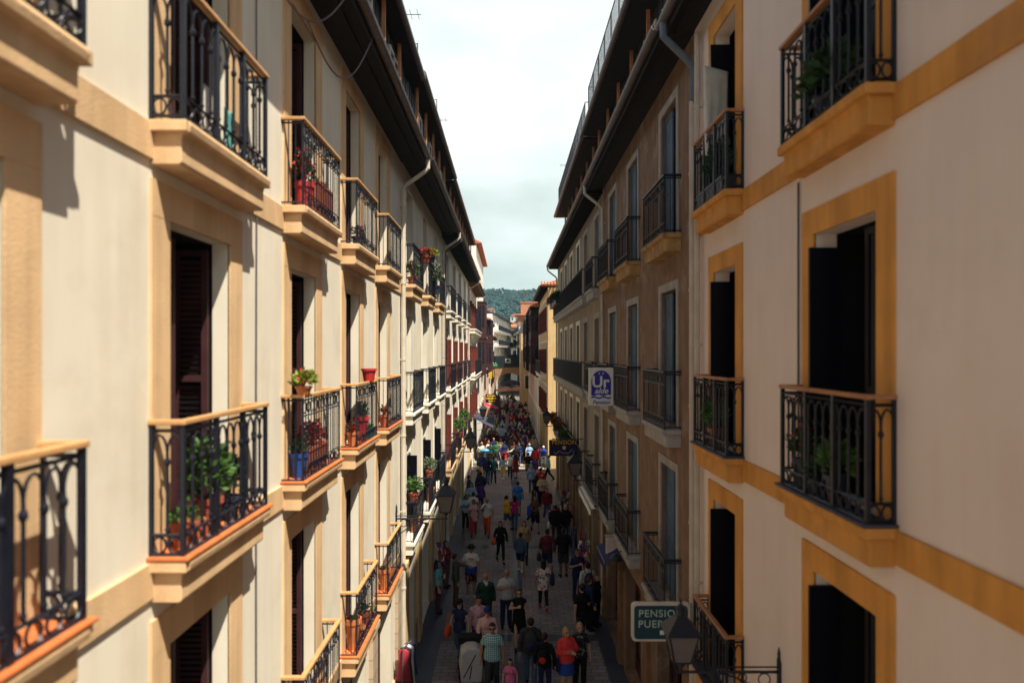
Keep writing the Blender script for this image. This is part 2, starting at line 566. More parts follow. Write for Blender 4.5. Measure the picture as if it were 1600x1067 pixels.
class Bld:
    def __init__(self, s, X, y0, y1, ztop, wall, label, cat='building', rz=0, back=7.0, x_end=True):
        self.s, self.X, self.y0, self.len, self.ztop, self.wallm, self.back = s, X, y0, y1 - y0, ztop, wall, back
        self.root = empty('apartment_building', (X, y0, 0), rz)
        tag(self.root, label, cat)
        self.holes = []

    def mb(self):
        return MB(self.s)

    def put(self, name, mb, m, loc=(0, 0, 0), parent=None, smooth=False, bev=0):
        o = obj(name, mb.mesh(name, m, smooth), parent or self.root, (self.s * loc[0], loc[1], loc[2]))
        if bev:
            bevel(o, bev)
        return o

    def ly(self, d):
        return d - self.y0

    # -- openings
    def window(self, d, z, w, h, kind='louvre', trim=None, sw=0.27, mat2=None, reveal=0.22):
        yc = self.ly(d)
        self.holes.append((yc - w / 2, yc + w / 2, z, z + h, reveal))
        key = ('win', kind, w, h, self.s, trim.name if trim else '', sw, mat2.name if mat2 else '', reveal)

        def make():
            res = []
            s = self.s
            b = MB(s)
            if sw > 0:
                p = 0.022
                b.box(-0.01, p, -w / 2 - sw, -w / 2, 0, h)
                b.box(-0.01, p, w / 2, w / 2 + sw, 0, h)
                b.box(-0.01, p + 0.002, -w / 2 - sw, w / 2 + sw, h, h + sw)
            else:
                b.box(-0.02, 0.05, -w / 2 - 0.06, w / 2 + 0.06, -0.07, 0.0)
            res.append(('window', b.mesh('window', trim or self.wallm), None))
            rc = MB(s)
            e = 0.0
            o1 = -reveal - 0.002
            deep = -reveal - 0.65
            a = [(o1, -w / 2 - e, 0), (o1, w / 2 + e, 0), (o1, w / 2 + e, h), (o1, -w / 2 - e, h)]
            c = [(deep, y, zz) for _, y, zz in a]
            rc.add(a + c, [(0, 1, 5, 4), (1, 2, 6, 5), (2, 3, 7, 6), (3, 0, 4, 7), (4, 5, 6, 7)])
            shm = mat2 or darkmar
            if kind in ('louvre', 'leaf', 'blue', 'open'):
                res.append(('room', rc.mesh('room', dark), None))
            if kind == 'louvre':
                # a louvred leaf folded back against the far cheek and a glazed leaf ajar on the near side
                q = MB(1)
                louvre(q, 0, 0, 0.34, 0.05, h - 0.06)
                me = q.mesh('shutter', shm)
                M = Matrix.Translation((s * (-reveal - 0.36), w / 2 - 0.03, 0)) @ Matrix.Rotation(-PI / 2, 4, 'Z') if s > 0 else \
                    Matrix.Translation((s * (-reveal - 0.02), w / 2 - 0.03, 0)) @ Matrix.Rotation(-PI / 2, 4, 'Z')
                me.transform(M)
                res.append(('shutter', me, None))
                q = MB(s)
                fr = 0.05
                y0, y1 = -w / 2 + 0.02, -0.02
                oo = -reveal - 0.10
                q.box(oo, oo + 0.04, y0, y0 + fr, 0.05, h - 0.05)
                q.box(oo, oo + 0.04, y1 - fr, y1, 0.05, h - 0.05)
                for zz in (0.05, 0.75, h - 0.1):
                    q.box(oo, oo + 0.04, y0 + fr, y1 - fr, zz, zz + fr)
                res.append(('door_frame', q.mesh('door_frame', shm), None))
                g = MB(s)
                g.box(oo + 0.012, oo + 0.022, y0 + fr, y1 - fr, 0.1, h - 0.1)
                res.append(('pane', g.mesh('pane', tealgl), None))
            elif kind == 'leaf':
                q = MB(s)
                q.box(-0.22, 0.075, w / 2 - 0.05, w / 2 - 0.012, 0.03, h - 0.14)
                res.append(('shutter', q.mesh('shutter', navyw), None))
                q = MB(s)
                panelled(q, -reveal - 0.05, -w / 2 + 0.01, 0.08, 0.03, h - 0.03)
                res.append(('door_leaf', q.mesh('door_leaf', navyw), None))
            elif kind == 'blue':
                q = MB(s)
                panelled(q, -0.10, -0.03, w / 2 - 0.01, 0.02, h - 0.03)
                res.append(('shutter', q.mesh('shutter', bluew), None))
            elif kind == 'bluefull':
                q = MB(s)
                panelled(q, -0.12, -w / 2 + 0.01, -0.004, 0.02, h - 0.02)
                res.append(('shutter', q.mesh('shutter', bluew), None))
                q = MB(s)
                panelled(q, -0.12, 0.004, w / 2 - 0.01, 0.02, h - 0.02)
                res.append(('shutter', q.mesh('shutter', bluew), None))
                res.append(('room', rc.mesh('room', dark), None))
            elif kind == 'maroon':
                for a0, a1 in ((-w / 2 + 0.01, -0.004), (0.004, w / 2 - 0.01)):
                    q = MB(s)
                    louvre(q, -0.07, a0, a1, 0.02, h - 0.42)
                    res.append(('shutter', q.mesh('shutter', mat2 or maroon), None))
                q = MB(1)
                panelled(q, 0, 0, 0.19, 0.03, h - 0.5)
                me = q.mesh('shutter', mat2 or maroon)
                me.transform(Matrix.Translation((-0.14 if s < 0 else -0.05, w / 2 + 0.005, 0)) @ Matrix.Rotation(-PI / 2, 4, 'Z'))
                res.append(('shutter', me, None))
                g = MB(s)
                g.box(-reveal - 0.01, -reveal + 0.01, -w / 2, w / 2, 0, h)
                res.append(('pane', g.mesh('pane', glass), None))
                q = MB(s)
                q.box(-0.10, -0.05, -w / 2, w / 2, h - 0.42, h - 0.36)
                q.box(-reveal + 0.01, -reveal + 0.05, -0.03, 0.03, h - 0.36, h)
                res.append(('frame', q.mesh('frame', whitew), None))
            elif kind in ('glass', 'wood'):
                g = MB(s)
                g.box(-reveal - 0.01, -reveal + 0.01, -w / 2, w / 2, 0, h)
                res.append(('pane', g.mesh('pane', glass), None))
                q = MB(s)
                o0, o1 = -reveal + 0.01, -reveal + 0.05
                for yy in (-w / 2, -0.03, w / 2 - 0.06):
                    q.box(o0, o1, yy, yy + 0.06, 0, h)
                for zz in (0, h * 0.32, h * 0.75, h - 0.06):
                    q.box(o0, o1 - 0.004, -w / 2 + 0.06, w / 2 - 0.06, zz, zz + 0.05)
                res.append(('frame', q.mesh('frame', mat2 or whitew), None))
            elif kind == 'shop':
                rc2 = MB(s)
                dp = -1.3
                c2 = [(dp, y, zz) for _, y, zz in a]
                rc2.add(a + c2, [(0, 1, 5, 4), (1, 2, 6, 5), (2, 3, 7, 6), (3, 0, 4, 7), (4, 5, 6, 7)])
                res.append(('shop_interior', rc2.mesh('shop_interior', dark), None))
                q = MB(s)
                o0 = -reveal - 0.01
                for yy in (-w / 2, -w * 0.17, w * 0.17, w / 2 - 0.07):
                    q.box(o0, o0 + 0.06, yy, yy + 0.07, 0, h)
                q.box(o0, o0 + 0.055, -w / 2 + 0.07, w / 2 - 0.07, h * 0.78, h * 0.78 + 0.07)
                q.box(o0, o0 + 0.055, -w / 2 + 0.07, w / 2 - 0.07, 0, 0.35)
                res.append(('frame', q.mesh('frame', mat2 or darkmar), None))
                g = MB(s)
                g.box(o0 + 0.02, o0 + 0.03, -w / 2 + 0.07, -w * 0.17, 0.35, h * 0.78)
                g.box(o0 + 0.02, o0 + 0.03, w * 0.17 + 0.07, w / 2 - 0.07, 0.35, h * 0.78)
                res.append(('pane', g.mesh('pane', glass), None))
            return res
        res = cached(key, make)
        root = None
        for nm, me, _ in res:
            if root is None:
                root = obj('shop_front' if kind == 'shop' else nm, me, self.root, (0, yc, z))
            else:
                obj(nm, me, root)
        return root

    # -- balconies
    def balcony(self, d, z, Ln=1.8, proj=0.31, slab=None, hand=None, style='arch', tiles=None, handm=None, sh=0.33, fancy=True):
        yc = self.ly(d)
        s = self.s
        slab = slab or ochreL
        hand = hand or handL
        key = ('bal', Ln, proj, slab.name, style, s, sh)

        def mk():
            b = MB(s)
            p = proj
            # moulded profile: nose on top, cove, body
            prof = [(-0.02, 0), (p, 0), (p + 0.012, -0.03), (p, -0.085), (p - 0.05, -0.10), (p - 0.06, -0.15), (p - 0.06, -sh + 0.02), (p - 0.075, -sh), (-0.02, -sh)]
            h = Ln / 2
            b.prism(prof[::-1], -h + 0.05, h - 0.05)
            b.box(-0.02, p - 0.004, -h, -h + 0.05, -0.09, -0.002)
            b.box(-0.02, p - 0.004, h - 0.05, h, -0.09, -0.002)
            slab_me = b.mesh('balcony', slab)
            r = MB(s)
            o = p - 0.045
            yh = h - 0.045
            top = 1.02
            if style == 'arch':
                for yy in (-yh, yh):
                    r.box(o - 0.018, o + 0.018, yy - 0.018, yy + 0.018, 0, top)
                    r.box(-0.005, 0.03, yy - 0.015, yy + 0.015, 0, top)
                for yy in (-yh * 0.33, yh * 0.33):
                    r.box(o - 0.02, o + 0.02, yy - 0.022, yy + 0.022, 0, top)

                def run(p0, p1, n):
                    p0, p1 = Vector(p0), Vector(p1)
                    step = (p1 - p0) / n
                    sp = step.length
                    dr = step.normalized()
                    pos = [p0 + step * i for i in range(n + 1)]
                    for i, q in enumerate(pos):
                        if 0 < i < n:
                            r.tube([q + Vector((0, 0, 0.20)), q + Vector((0, 0, 0.80))], 0.012, 6)
                            r.lathe([(0.014, -0.03), (0.025, -0.012), (0.025, 0.010), (0.014, 0.03)], (q.x, q.y, 0.74), 6)
                            r.lathe([(0.013, -0.018), (0.021, 0.0), (0.013, 0.018)], (q.x, q.y, 0.225), 6)
                    for i in range(n):
                        c = pos[i] + step * 0.5
                        arc = []
                        for k in range(9):
                            a = PI * k / 8
                            arc.append(c + dr * (-sp / 2 * math.cos(a)) + Vector((0, 0, 0.80 + 0.14 * math.sin(a))))
                        r.tube(arc, 0.0105, 5, cap=False)
                        ring = []
                        rr = min(sp / 2 - 0.008, 0.062)
                        for k in range(12):
                            a = 2 * PI * k / 12
                            ring.append(c + dr * (rr * math.cos(a)) + Vector((0, 0, 0.108 + 0.062 * math.sin(a))))
                        r.tube(ring, 0.0095, 5, closed=True)
                    for zz in (0.035, 0.185, top - 0.045):
                        r.tube([p0 + Vector((0, 0, zz)), p1 + Vector((0, 0, zz))], 0.014, 4)
                run((o, -yh, 0), (o, yh, 0), max(4, int(round(2 * yh / 0.158))))
                if proj > 0.22:
                    run((0.015, -yh, 0), (o, -yh, 0), 2)
                    run((0.015, yh, 0), (o, yh, 0), 2)
            else:
                n = int(round(2 * yh / 0.115))
                for i in range(n + 1):
                    yy = -yh + 2 * yh * i / n
                    rad = 0.014 if i in (0, n) else 0.0075
                    r.tube([(o, yy, 0.0), (o, yy, top)], rad, 5)
                if style == 'scroll':
                    m = int(round(2 * yh / 0.16))
                    for i in range(m):
                        yy = -yh + 2 * yh * (i + 0.5) / m
                        r.tube([(o, yy + 0.07 * math.cos(2 * PI * k / 10), 0.90 + 0.07 * math.sin(2 * PI * k / 10)) for k in range(10)], 0.008, 5, closed=True)
                        r.tube([(o, yy + 0.05 * math.cos(2 * PI * k / 8), 0.13 + 0.05 * math.sin(2 * PI * k / 8)) for k in range(8)], 0.007, 4, closed=True)
                    r.tube([(o, -yh, 0.80), (o, yh, 0.80)], 0.010, 4)
                    r.tube([(o, -yh, 0.20), (o, yh, 0.20)], 0.010, 4)
                for yy in (-yh, yh):
                    for k in range(1, 3):
                        oo = o * k / 3
                        r.tube([(oo, yy, 0.03), (oo, yy, top)], 0.0075, 5)
                    for zz in (0.04, top - 0.03):
                        r.tube([(0.0, yy, zz), (o, yy, zz)], 0.011, 4)
                for zz in (0.04, top - 0.03):
                    r.tube([(o, -yh, zz), (o, yh, zz)], 0.011, 4)
            rail_me = r.mesh('railing', iron)
            hd = MB(s)
            wv = 0.032 if style != 'plain' else 0.022
            th = 0.04 if style != 'plain' else 0.022
            hd.box(o - wv, o + wv, -yh - wv, yh + wv, top, top + th)
            hd.box(0.0, o - wv, -yh - wv, -yh + wv, top, top + th)
            hd.box(0.0, o - wv, yh - wv, yh + wv, top, top + th)
            return slab_me, rail_me, hd
        slab_me, rail_me, hd = cached(key, mk)
        hm = cached(key + (hand.name,), lambda: hd.mesh('handrail', hand))
        bo = obj('balcony', slab_me, self.root, (0, yc, z))
        bevel(bo, 0.008)
        obj('railing', rail_me, bo)
        bevel(obj('handrail', hm, bo), 0.008)
        if tiles:
            def mt():
                t = MB(s)
                h = Ln / 2
                t.box(0.0, proj + 0.02, -h - 0.01, h + 0.01, 0.001, 0.028)
                return t.mesh('floor_tiles', tiles)
            o = obj('floor_tiles', cached(('tile', Ln, proj, tiles.name, s), mt), bo)
            bevel(o, 0.006)
        return bo

    def band(self, z, h, m, skips=()):
        """string course, broken where balconies stand"""
        cuts = sorted((self.ly(c) - l / 2, self.ly(c) + l / 2) for c, l in skips)
        y = 0.0
        for a, c in cuts + [(self.len, self.len)]:
            if a - y > 0.05:
                b = self.mb()
                b.box(-0.01, 0.03, max(y, 0.001), min(a, self.len - 0.001), z - h, z)
                self.put('string_course', b, m)
            y = max(y, c)

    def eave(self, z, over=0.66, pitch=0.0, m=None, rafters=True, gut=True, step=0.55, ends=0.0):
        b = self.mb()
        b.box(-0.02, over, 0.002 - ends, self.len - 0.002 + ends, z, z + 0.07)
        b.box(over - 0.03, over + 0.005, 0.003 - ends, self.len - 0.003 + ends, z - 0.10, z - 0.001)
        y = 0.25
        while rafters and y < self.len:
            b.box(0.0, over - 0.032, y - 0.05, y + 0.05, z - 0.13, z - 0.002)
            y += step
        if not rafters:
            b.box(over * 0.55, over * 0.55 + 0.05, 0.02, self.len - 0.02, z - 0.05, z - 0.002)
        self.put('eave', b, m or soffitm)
        if gut:
            g = self.mb()
            pr = []
            c = (over + 0.075, z + 0.08)
            for k in range(7):
                a = PI + PI * k / 6
                pr.append((c[0] + 0.085 * math.cos(a), c[1] + 0.085 * math.sin(a)))
            for k in range(7):
                a = 2 * PI - PI * k / 6
                pr.append((c[0] + 0.07 * math.cos(a), c[1] + 0.07 * math.sin(a)))
            g.prism(pr, 0.004 - ends, self.len - 0.004 + ends)
            y = 0.6
            while y < self.len - 0.2:
                g.box(over - 0.01, over + 0.165, y, y + 0.03, z + 0.085, z + 0.10)
                y += 1.1
            self.put('gutter', g, gutterm)

    def roof(self, z, over, rise=1.9, m=None):
        b = self.mb()
        b.prism([(over, z), (-self.back * 0.55, z + rise), (-self.back, z), ], 0.003, self.len - 0.003)
        o = self.put('roof', b, m or roofm)
        # rows of half-round tiles along the edge and slope
        t = self.mb()
        y = 0.12
        sl = math.atan2(rise, over + self.back * 0.55)
        while y < self.len - 0.1:
            p0 = (over + 0.04, y, z + 0.02)
            p1 = (over - 2.6 * math.cos(sl), y, z + 0.02 + 2.64 * math.sin(sl))
            t.tube([p0, p1], 0.075, 6)
            y += 0.21
        self.put('roof_tiles', t, m or roofm, parent=o)
        return o

    def pipe(self, d, ztop, over=0.72, m=None, r=0.05, zb=0.0, o=0.09, swan=True):
        y = self.ly(d)
        b = self.mb()
        pts = [(over, y, ztop + 0.02), (over, y, ztop - 0.22), (over - 0.08, y, ztop - 0.30), (o + 0.08, y, ztop - 0.62), (o, y, ztop - 0.72), (o, y, zb)] if swan else [(o, y, ztop), (o, y, zb)]
        b.tube(pts, r, 8)
        z = ztop - 1.2
        while z > zb + 0.3:
            b.box(0.0, o, y - 0.012, y + 0.012, z, z + 0.03)
            b.lathe([(r + 0.012, -0.025), (r + 0.012, 0.025)], (o, y, z + 0.015), 8)
            z -= 1.9
        return self.put('downpipe', b, m or pipeL, smooth=False)

    def finish(self):
        ys = sorted({0.0, self.len} | {h[0] for h in self.holes} | {h[1] for h in self.holes})
        zs = sorted({0.0, self.ztop} | {h[2] for h in self.holes} | {h[3] for h in self.holes})
        b = self.mb()
        for i in range(len(ys) - 1):
            for j in range(len(zs) - 1):
                cy, cz = (ys[i] + ys[i + 1]) / 2, (zs[j] + zs[j + 1]) / 2
                if any(h[0] < cy < h[1] and h[2] < cz < h[3] for h in self.holes):
                    continue
                b.quad((0, ys[i], zs[j]), (0, ys[i + 1], zs[j]), (0, ys[i + 1], zs[j + 1]), (0, ys[i], zs[j + 1]))
        for y0, y1, z0, z1, rv in self.holes:
            b.quad((0, y0, z0), (-rv, y0, z0), (-rv, y0, z1), (0, y0, z1))
            b.quad((0, y1, z0), (-rv, y1, z0), (-rv, y1, z1), (0, y1, z1))
            b.quad((0, y0, z1), (-rv, y0, z1), (-rv, y1, z1), (0, y1, z1))
            b.quad((0, y0, z0), (-rv, y0, z0), (-rv, y1, z0), (0, y1, z0))
        e = 0.003
        k = self.back
        T = self.ztop
        n = self.len
        b.quad((0, e, 0), (-k, e, 0), (-k, e, T), (0, e, T))
        b.quad((0, n - e, 0), (-k, n - e, 0), (-k, n - e, T), (0, n - e, T))
        b.quad((-k, e, 0), (-k, n - e, 0), (-k, n - e, T), (-k, e, T))
        b.quad((0, e, T), (0, n - e, T), (-k, n - e, T), (-k, e, T))
        o = obj('wall', b.mesh('wall', self.wallm, recalc=False), self.root)
        return o

    def attic(self, z0, z1, o=0.12, over=0.42, y0=0.0, y1=None, posts=True, wins=(), m=None, pm=None):
        y1 = self.len if y1 is None else y1
        b = self.mb()
        b.box(-self.back + 0.5, o, y0 + 0.02, y1 - 0.02, z0, z1)
        # vertical cladding battens
        y = y0 + 0.3
        while y < y1 - 0.3:
            b.box(o - 0.01, o + 0.02, y - 0.02, y + 0.02, z0 + 0.02, z1 - 0.02)
            y += 0.42
        at = self.put('attic', b, m or slate)
        for yc in wins:
            f = self.mb()
            f.box(o, o + 0.05, yc - 0.55, yc - 0.48, z0 + 0.45, z1 - 0.3)
            f.box(o, o + 0.05, yc + 0.48, yc + 0.55, z0 + 0.45, z1 - 0.3)
            f.box(o, o + 0.05, yc - 0.03, yc + 0.03, z0 + 0.45, z1 - 0.3)
            f.box(o, o + 0.05, yc - 0.48, yc + 0.48, z1 - 0.36, z1 - 0.30)
            f.box(o, o + 0.05, yc - 0.48, yc + 0.48, z0 + 0.45, z0 + 0.51)
            wf = self.put('window_frame', f, whitew, parent=at)
            g = self.mb()
            g.box(o + 0.021, o + 0.030, yc - 0.48, yc + 0.48, z0 + 0.5, z1 - 0.35)
            self.put('pane', g, glass, parent=at)
        if posts:
            y = y0 + 0.8
            while y < y1 - 0.3:
                p = self.mb()
                p.box(o + 0.10, o + 0.17, y - 0.035, y + 0.035, z0 - 0.02, z1)
                self.put('timber_post', p, pm or postm, parent=at)
                y += 1.9
        e = self.mb()
        e.box(-self.back + 0.4, over, y0 + 0.01, y1 - 0.01, z1, z1 + 0.09)
        self.put('attic_eave', e, soffitm, parent=at)
        g = self.mb()
        g.tube([(over + 0.05, y0 + 0.02, z1 + 0.07), (over + 0.05, y1 - 0.02, z1 + 0.07)], 0.075, 8)
        self.put('attic_gutter', g, gutterm, parent=at)
        rr = self.mb()
        rr.prism([(over - 0.05, z1 + 0.095), (-self.back * 0.5, z1 + 1.3), (-self.back + 0.4, z1 + 0.095)], y0 + 0.02, y1 - 0.02)
        self.put('attic_roof', rr, roofm, parent=at)
        return at

    def terrace(self, z, y0, y1, o=0.45, h=1.05, wall=0.5):
        b = self.mb()
        r = 0.016
        n = max(2, int((y1 - y0) / 1.1))
        for i in range(n + 1):
            y = y0 + (y1 - y0) * i / n
            b.tube([(o, y, z - 0.2), (o, y, z + h)], r, 5)
            for k in range(1, 8):
                if i < n:
                    yy = y + (y1 - y0) / n * k / 8
                    b.tube([(o, yy, z + 0.1), (o, yy, z + h)], 0.007, 4)
        for zz in (0.1, h * 0.98):
            b.tube([(o, y0, z + zz), (o, y1, z + zz)], r, 5)
        for y in (y0, y1):
            b.tube([(o, y, z + h), (o - 1.6, y, z + h)], r, 5)
        self.put('roof_railing', b, iron)

    def antenna(self, d, z, o=0.1, h=2.0):
        y = self.ly(d)
        b = self.mb()
        b.tube([(o, y, z - 0.6), (o, y, z + h)], 0.014, 5)
        b.tube([(o - 0.35, y, z + h - 0.15), (o + 0.45, y, z + h - 0.15)], 0.009, 4)
        for k in range(5):
            x = o - 0.3 + 0.17 * k
            b.tube([(x, y - 0.22, z + h - 0.15), (x, y + 0.22, z + h - 0.15)], 0.006, 4)
        self.put('antenna', b, iron)

    def chimney(self, d, z, o=-1.2, h=1.2, m=None):
        y = self.ly(d)
        b = self.mb()
        b.box(o - 0.3, o + 0.3, y - 0.35, y + 0.35, z, z + h)
        b.box(o - 0.36, o + 0.36, y - 0.41, y + 0.41, z + h, z + h + 0.08)
        for k in (-0.15, 0.15):
            b.lathe([(0.10, 0), (0.085, 0.28), (0.11, 0.3)], (o, y + k, z + h + 0.08), 8)
        self.put('chimney', b, m or roofm)

    def plinth(self, h=0.9, m=None, o=0.05):
        """stone base between the shop fronts"""
        cuts = sorted((a[0] - 0.02, a[1] + 0.02) for a in self.holes if a[2] < h)
        y = 0.004
        for a, c in cuts + [(self.len - 0.004, 0)]:
            if a - y > 0.08:
                b = self.mb()
                b.box(-0.01, o, y, a, 0.0, h)
                self.put('plinth', b, m or stone)
            y = max(y, c)

    def pilasters(self, ds, w=0.3, z1=3.1, m=None, o=0.09):
        for d in ds:
            b = self.mb()
            y = self.ly(d)
            b.box(-0.01, o, y - w / 2, y + w / 2, 0.0, z1)
            b.box(-0.01, o + 0.04, y - w / 2 - 0.04, y + w / 2 + 0.04, z1, z1 + 0.12)
            b.box(-0.01, o + 0.03, y - w / 2 - 0.03, y + w / 2 + 0.03, 0.0, 0.3)
            self.put('pilaster', b, m or stone, bev=0.01)

    def gallery(self, d, z, Ln, h, proj=0.75, m=None):
        """glazed timber bay"""
        y = self.ly(d)
        m = m or maroon
        b = self.mb()
        b.box(-0.02, proj, y - Ln / 2, y + Ln / 2, z, z + 0.85)
        b.box(-0.02, proj, y - Ln / 2, y + Ln / 2, z + h - 0.3, z + h)
        b.box(-0.02, proj + 0.06, y - Ln / 2 - 0.06, y + Ln / 2 + 0.06, z + h, z + h + 0.1)
        n = max(2, int(Ln / 0.6))
        for i in range(n + 1):
            yy = y - Ln / 2 + (Ln - 0.09) * i / n
            b.box(proj - 0.09, proj, yy, yy + 0.09, z + 0.85, z + h - 0.3)
        for oo in (0.0, proj * 0.5):
            for yy in (y - Ln / 2, y + Ln / 2 - 0.09):
                b.box(oo, oo + 0.08, yy, yy + 0.09, z + 0.85, z + h - 0.3)
        b.prism([(-0.02, z - 0.4), (0.15, z - 0.4), (proj - 0.05, z - 0.002), (-0.02, z - 0.002)], y - Ln / 2 + 0.1, y + Ln / 2 - 0.1)
        g = self.put('gallery', b, m)
        p = self.mb()
        p.box(0.0, proj - 0.04, y - Ln / 2 + 0.03, y + Ln / 2 - 0.03, z + 0.86, z + h - 0.31)
        self.put('pane', p, glass, parent=g)


ZL = (3.57, 6.93, 10.25)
ZR = (3.70, 7.10, 10.65)
ES_L, ES_R = 13.3, 13.85

# ------------------------------------------------------------------ left side of the street
L1 = Bld(1, WL, -3.0, 17.2, ES_L + 0.3, cream, 'cream apartment house with sand coloured trim, nearest on the sunlit left side of the street')
c1 = (0.10, 3.05, 6.0, 8.98, 11.8, 14.6)
for i, d in enumerate(c1):
    for j, z in enumerate(ZL):
        L1.window(d, z + 0.03, 1.18 if i < 3 else 1.1, 2.58, 'louvre', ochreL, 0.28, reveal=0.16)
        L1.balcony(d, z, 1.82 if i < 4 else 1.75, 0.30, ochreL, handL, 'arch' if i < 3 else 'scroll', terra if j == 1 or (j == 0) else None)
for z in ZL:
    L1.band(z - 0.02, 0.27, ochreL, [(d, 1.72) for d in c1])
for d in (0.3, 3.3, 6.3, 9.2, 12.0, 14.8):
    L1.window(d, 0.12, 1.7, 2.75, 'shop', None, 0.0, reveal=0.3)
L1.pilasters((1.7, 4.7, 7.7, 10.6, 13.4, 16.4), 0.5, 3.0, stone)
L1.plinth(0.8, pinkst, 0.06)
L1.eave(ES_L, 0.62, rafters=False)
L1.attic(ES_L + 0.075, 15.35, 0.15, 0.50, y0=4, wins=(9, 12, 15, 18))
L1.pipe(16.95, ES_L, 0.70, pipeL, 0.055)
L1.antenna(16.0, 15.5, 0.2, 1.1)
cab = L1.mb()
y = L1.ly(7.25)
cab.tube([(0.02, y, 13.2), (0.02, y + 0.02, 10.3), (0.02, y, 7.6), (0.02, y + 0.01, 3.3)], 0.008, 5)
L1.put('cable', cab, wirem)
cab = L1.mb()
for d0, d1 in ((7.0, 9.0), (9.0, 10.4)):
    pts = []
    for k in range(13):
        t = k / 12
        pts.append((0.05 + 0.6 * t, L1.ly(d0 + (d1 - d0) * t), 12.9 + 0.45 * t - 0.9 * math.sin(PI * t) * 0.8))
    cab.tube(pts, 0.011, 5)
L1.put('cable', cab, gutterm)
L1.finish()

L2 = Bld(1, WL, 17.2, 27.6, ES_L + 0.35, cream2, 'pale yellow house with narrow iron balconies beyond the cream pipe on the left side')
c2 = (18.5, 21.9, 25.2)
for i, d in enumerate(c2):
    for j, z in enumerate(ZL):
        L2.window(d, z + 0.03, 1.15, 2.5, 'louvre' if j else 'maroon', cream3, 0.16, navyw)
        L2.balcony(d, z, 2.0, 0.30, ochreL if j == 2 else cream3, iron, 'scroll', None)
    L2.window(d, 0.12, 1.9, 2.7, 'shop', None, 0.0, reveal=0.3)
L2.pilasters((17.6, 20.2, 23.5, 27.1), 0.6, 3.0, yellowR)
L2.plinth(0.7)
L2.band(10.15, 0.12, cream3, [(d, 1.9) for d in c2])
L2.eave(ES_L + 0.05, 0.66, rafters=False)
L2.attic(ES_L + 0.13, 15.5, 0.15, 0.50, wins=(2, 5, 8))
L2.pipe(27.3, ES_L, 0.74, pipeR, 0.055)
for d0, d1, hh in ((18.2, 20.4, 0.95), (21.6, 23.0, 0.7), (24.4, 25.8, 0.55)):
    dm = L2.mb()
    a0, a1, zb = L2.ly(d0), L2.ly(d1), 15.62
    dm.box(-1.2, 0.22, a0, a1, zb + hh, zb + hh + 0.07)
    for yy in (a0, (a0 + a1) / 2 - 0.04, a1 - 0.08):
        dm.box(0.10, 0.18, yy, yy + 0.08, zb - 0.1, zb + hh)
    dm.box(-1.2, 0.10, a0 + 0.02, a0 + 0.08, zb - 0.1, zb + hh)
    dm.box(-1.2, 0.10, a1 - 0.08, a1 - 0.02, zb - 0.1, zb + hh)
    do = L2.put('dormer', dm, whitew)
    dm = L2.mb()
    dm.box(0.12, 0.15, a0 + 0.08, a1 - 0.08, zb - 0.1, zb + hh - 0.01)
    L2.put('pane', dm, tealgl, parent=do)
for d0, hh in ((17.6, 1.0), (22.3, 1.3), (26.4, 1.0)):
    dm = L2.mb()
    dm.tube([(0.35, L2.ly(d0), 15.5), (0.35, L2.ly(d0), 15.5 + hh)], 0.018, 5)
    dm.tube([(0.35, L2.ly(d0), 15.5 + hh), (0.05, L2.ly(d0) + 0.3, 15.5 + hh)], 0.012, 5)
    L2.put('mast', dm, gutterm)
L2.antenna(23.0, 15.6, 0.2, 0.9)
L2.finish()

L3 = Bld(1, WL - 0.01, 27.6, 45.6, ES_L + 0.3, cream3, 'warm white house with tall maroon shutters before the cross street on the left side')
c3 = (29.8, 33.7, 37.7, 41.8)
for i, d in enumerate(c3):
    for j, z in enumerate(ZL):
        L3.window(d, z + 0.03, 1.5, 2.6, 'maroon' if j < 2 else 'wood', white_st, 0.14, maroon if j < 2 else navyw)
        L3.balcony(d, z, 2.5, 0.34, cream3 if j else ochreL, iron, 'scroll', None)
    L3.window(d, 0.12, 2.0, 2.7, 'shop', None, 0.0, reveal=0.3)
L3.pilasters((28.0, 31.7, 35.7, 39.7, 45.0), 0.6, 3.1, yellowR)
qs = L3.mb()
for k in range(26):
    e = 0.55 if k % 2 else 0.40
    qs.box(-0.01, 0.05, L3.len - e, L3.len - 0.004, k * 0.51, k * 0.51 + 0.49)
L3.put('quoins', qs, stone, bev=0.012)
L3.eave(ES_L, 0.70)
L3.attic(ES_L + 0.08, 15.4, 0.15, 0.5, y1=16.5, wins=(3, 7, 11))
L3.pipe(28.0, ES_L, 0.76, gutterm)
L3.pipe(44.9, ES_L, 0.76, pipeR)
L3.chimney(34, 15.6, -1.0, 0.9)
L3.finish()

L4 = Bld(1, WL - 0.02, 45.6, 57.0, 13.3, cream2, 'pale yellow house with bracketed balconies and maroon shutters just beyond the crossing on the left')
for d in (47.4, 50.4, 53.2, 55.8):
    for j, z in enumerate((3.5, 6.9, 10.1)):
        L4.window(d, z + 0.03, 1.3, 2.5, 'maroon', cream3, 0.14, maroon)
    L4.window(d, 0.12, 1.9, 2.7, 'shop', None, 0.0, reveal=0.3, mat2=maroon)
for z in (6.9, 10.1):
    L4.balcony(51.4, z, 10.2, 0.5, cream3, iron, 'plain')
    for d in (47.0, 49.4, 51.8, 53.8, 55.8):
        br = L4.mb()
        y = L4.ly(d)
        br.prism([(0, z - 0.95), (0.10, z - 0.9), (0.40, z - 0.34), (0, z - 0.34)], y - 0.09, y + 0.09)
        L4.put('bracket', br, cream3)
L4.eave(13.2, 0.62, m=mat('tan timber soffit', (0.22, 0.12, 0.06), 0.8))
L4.roof(13.28, 0.66)
L4.plinth(0.8)
L4.finish()

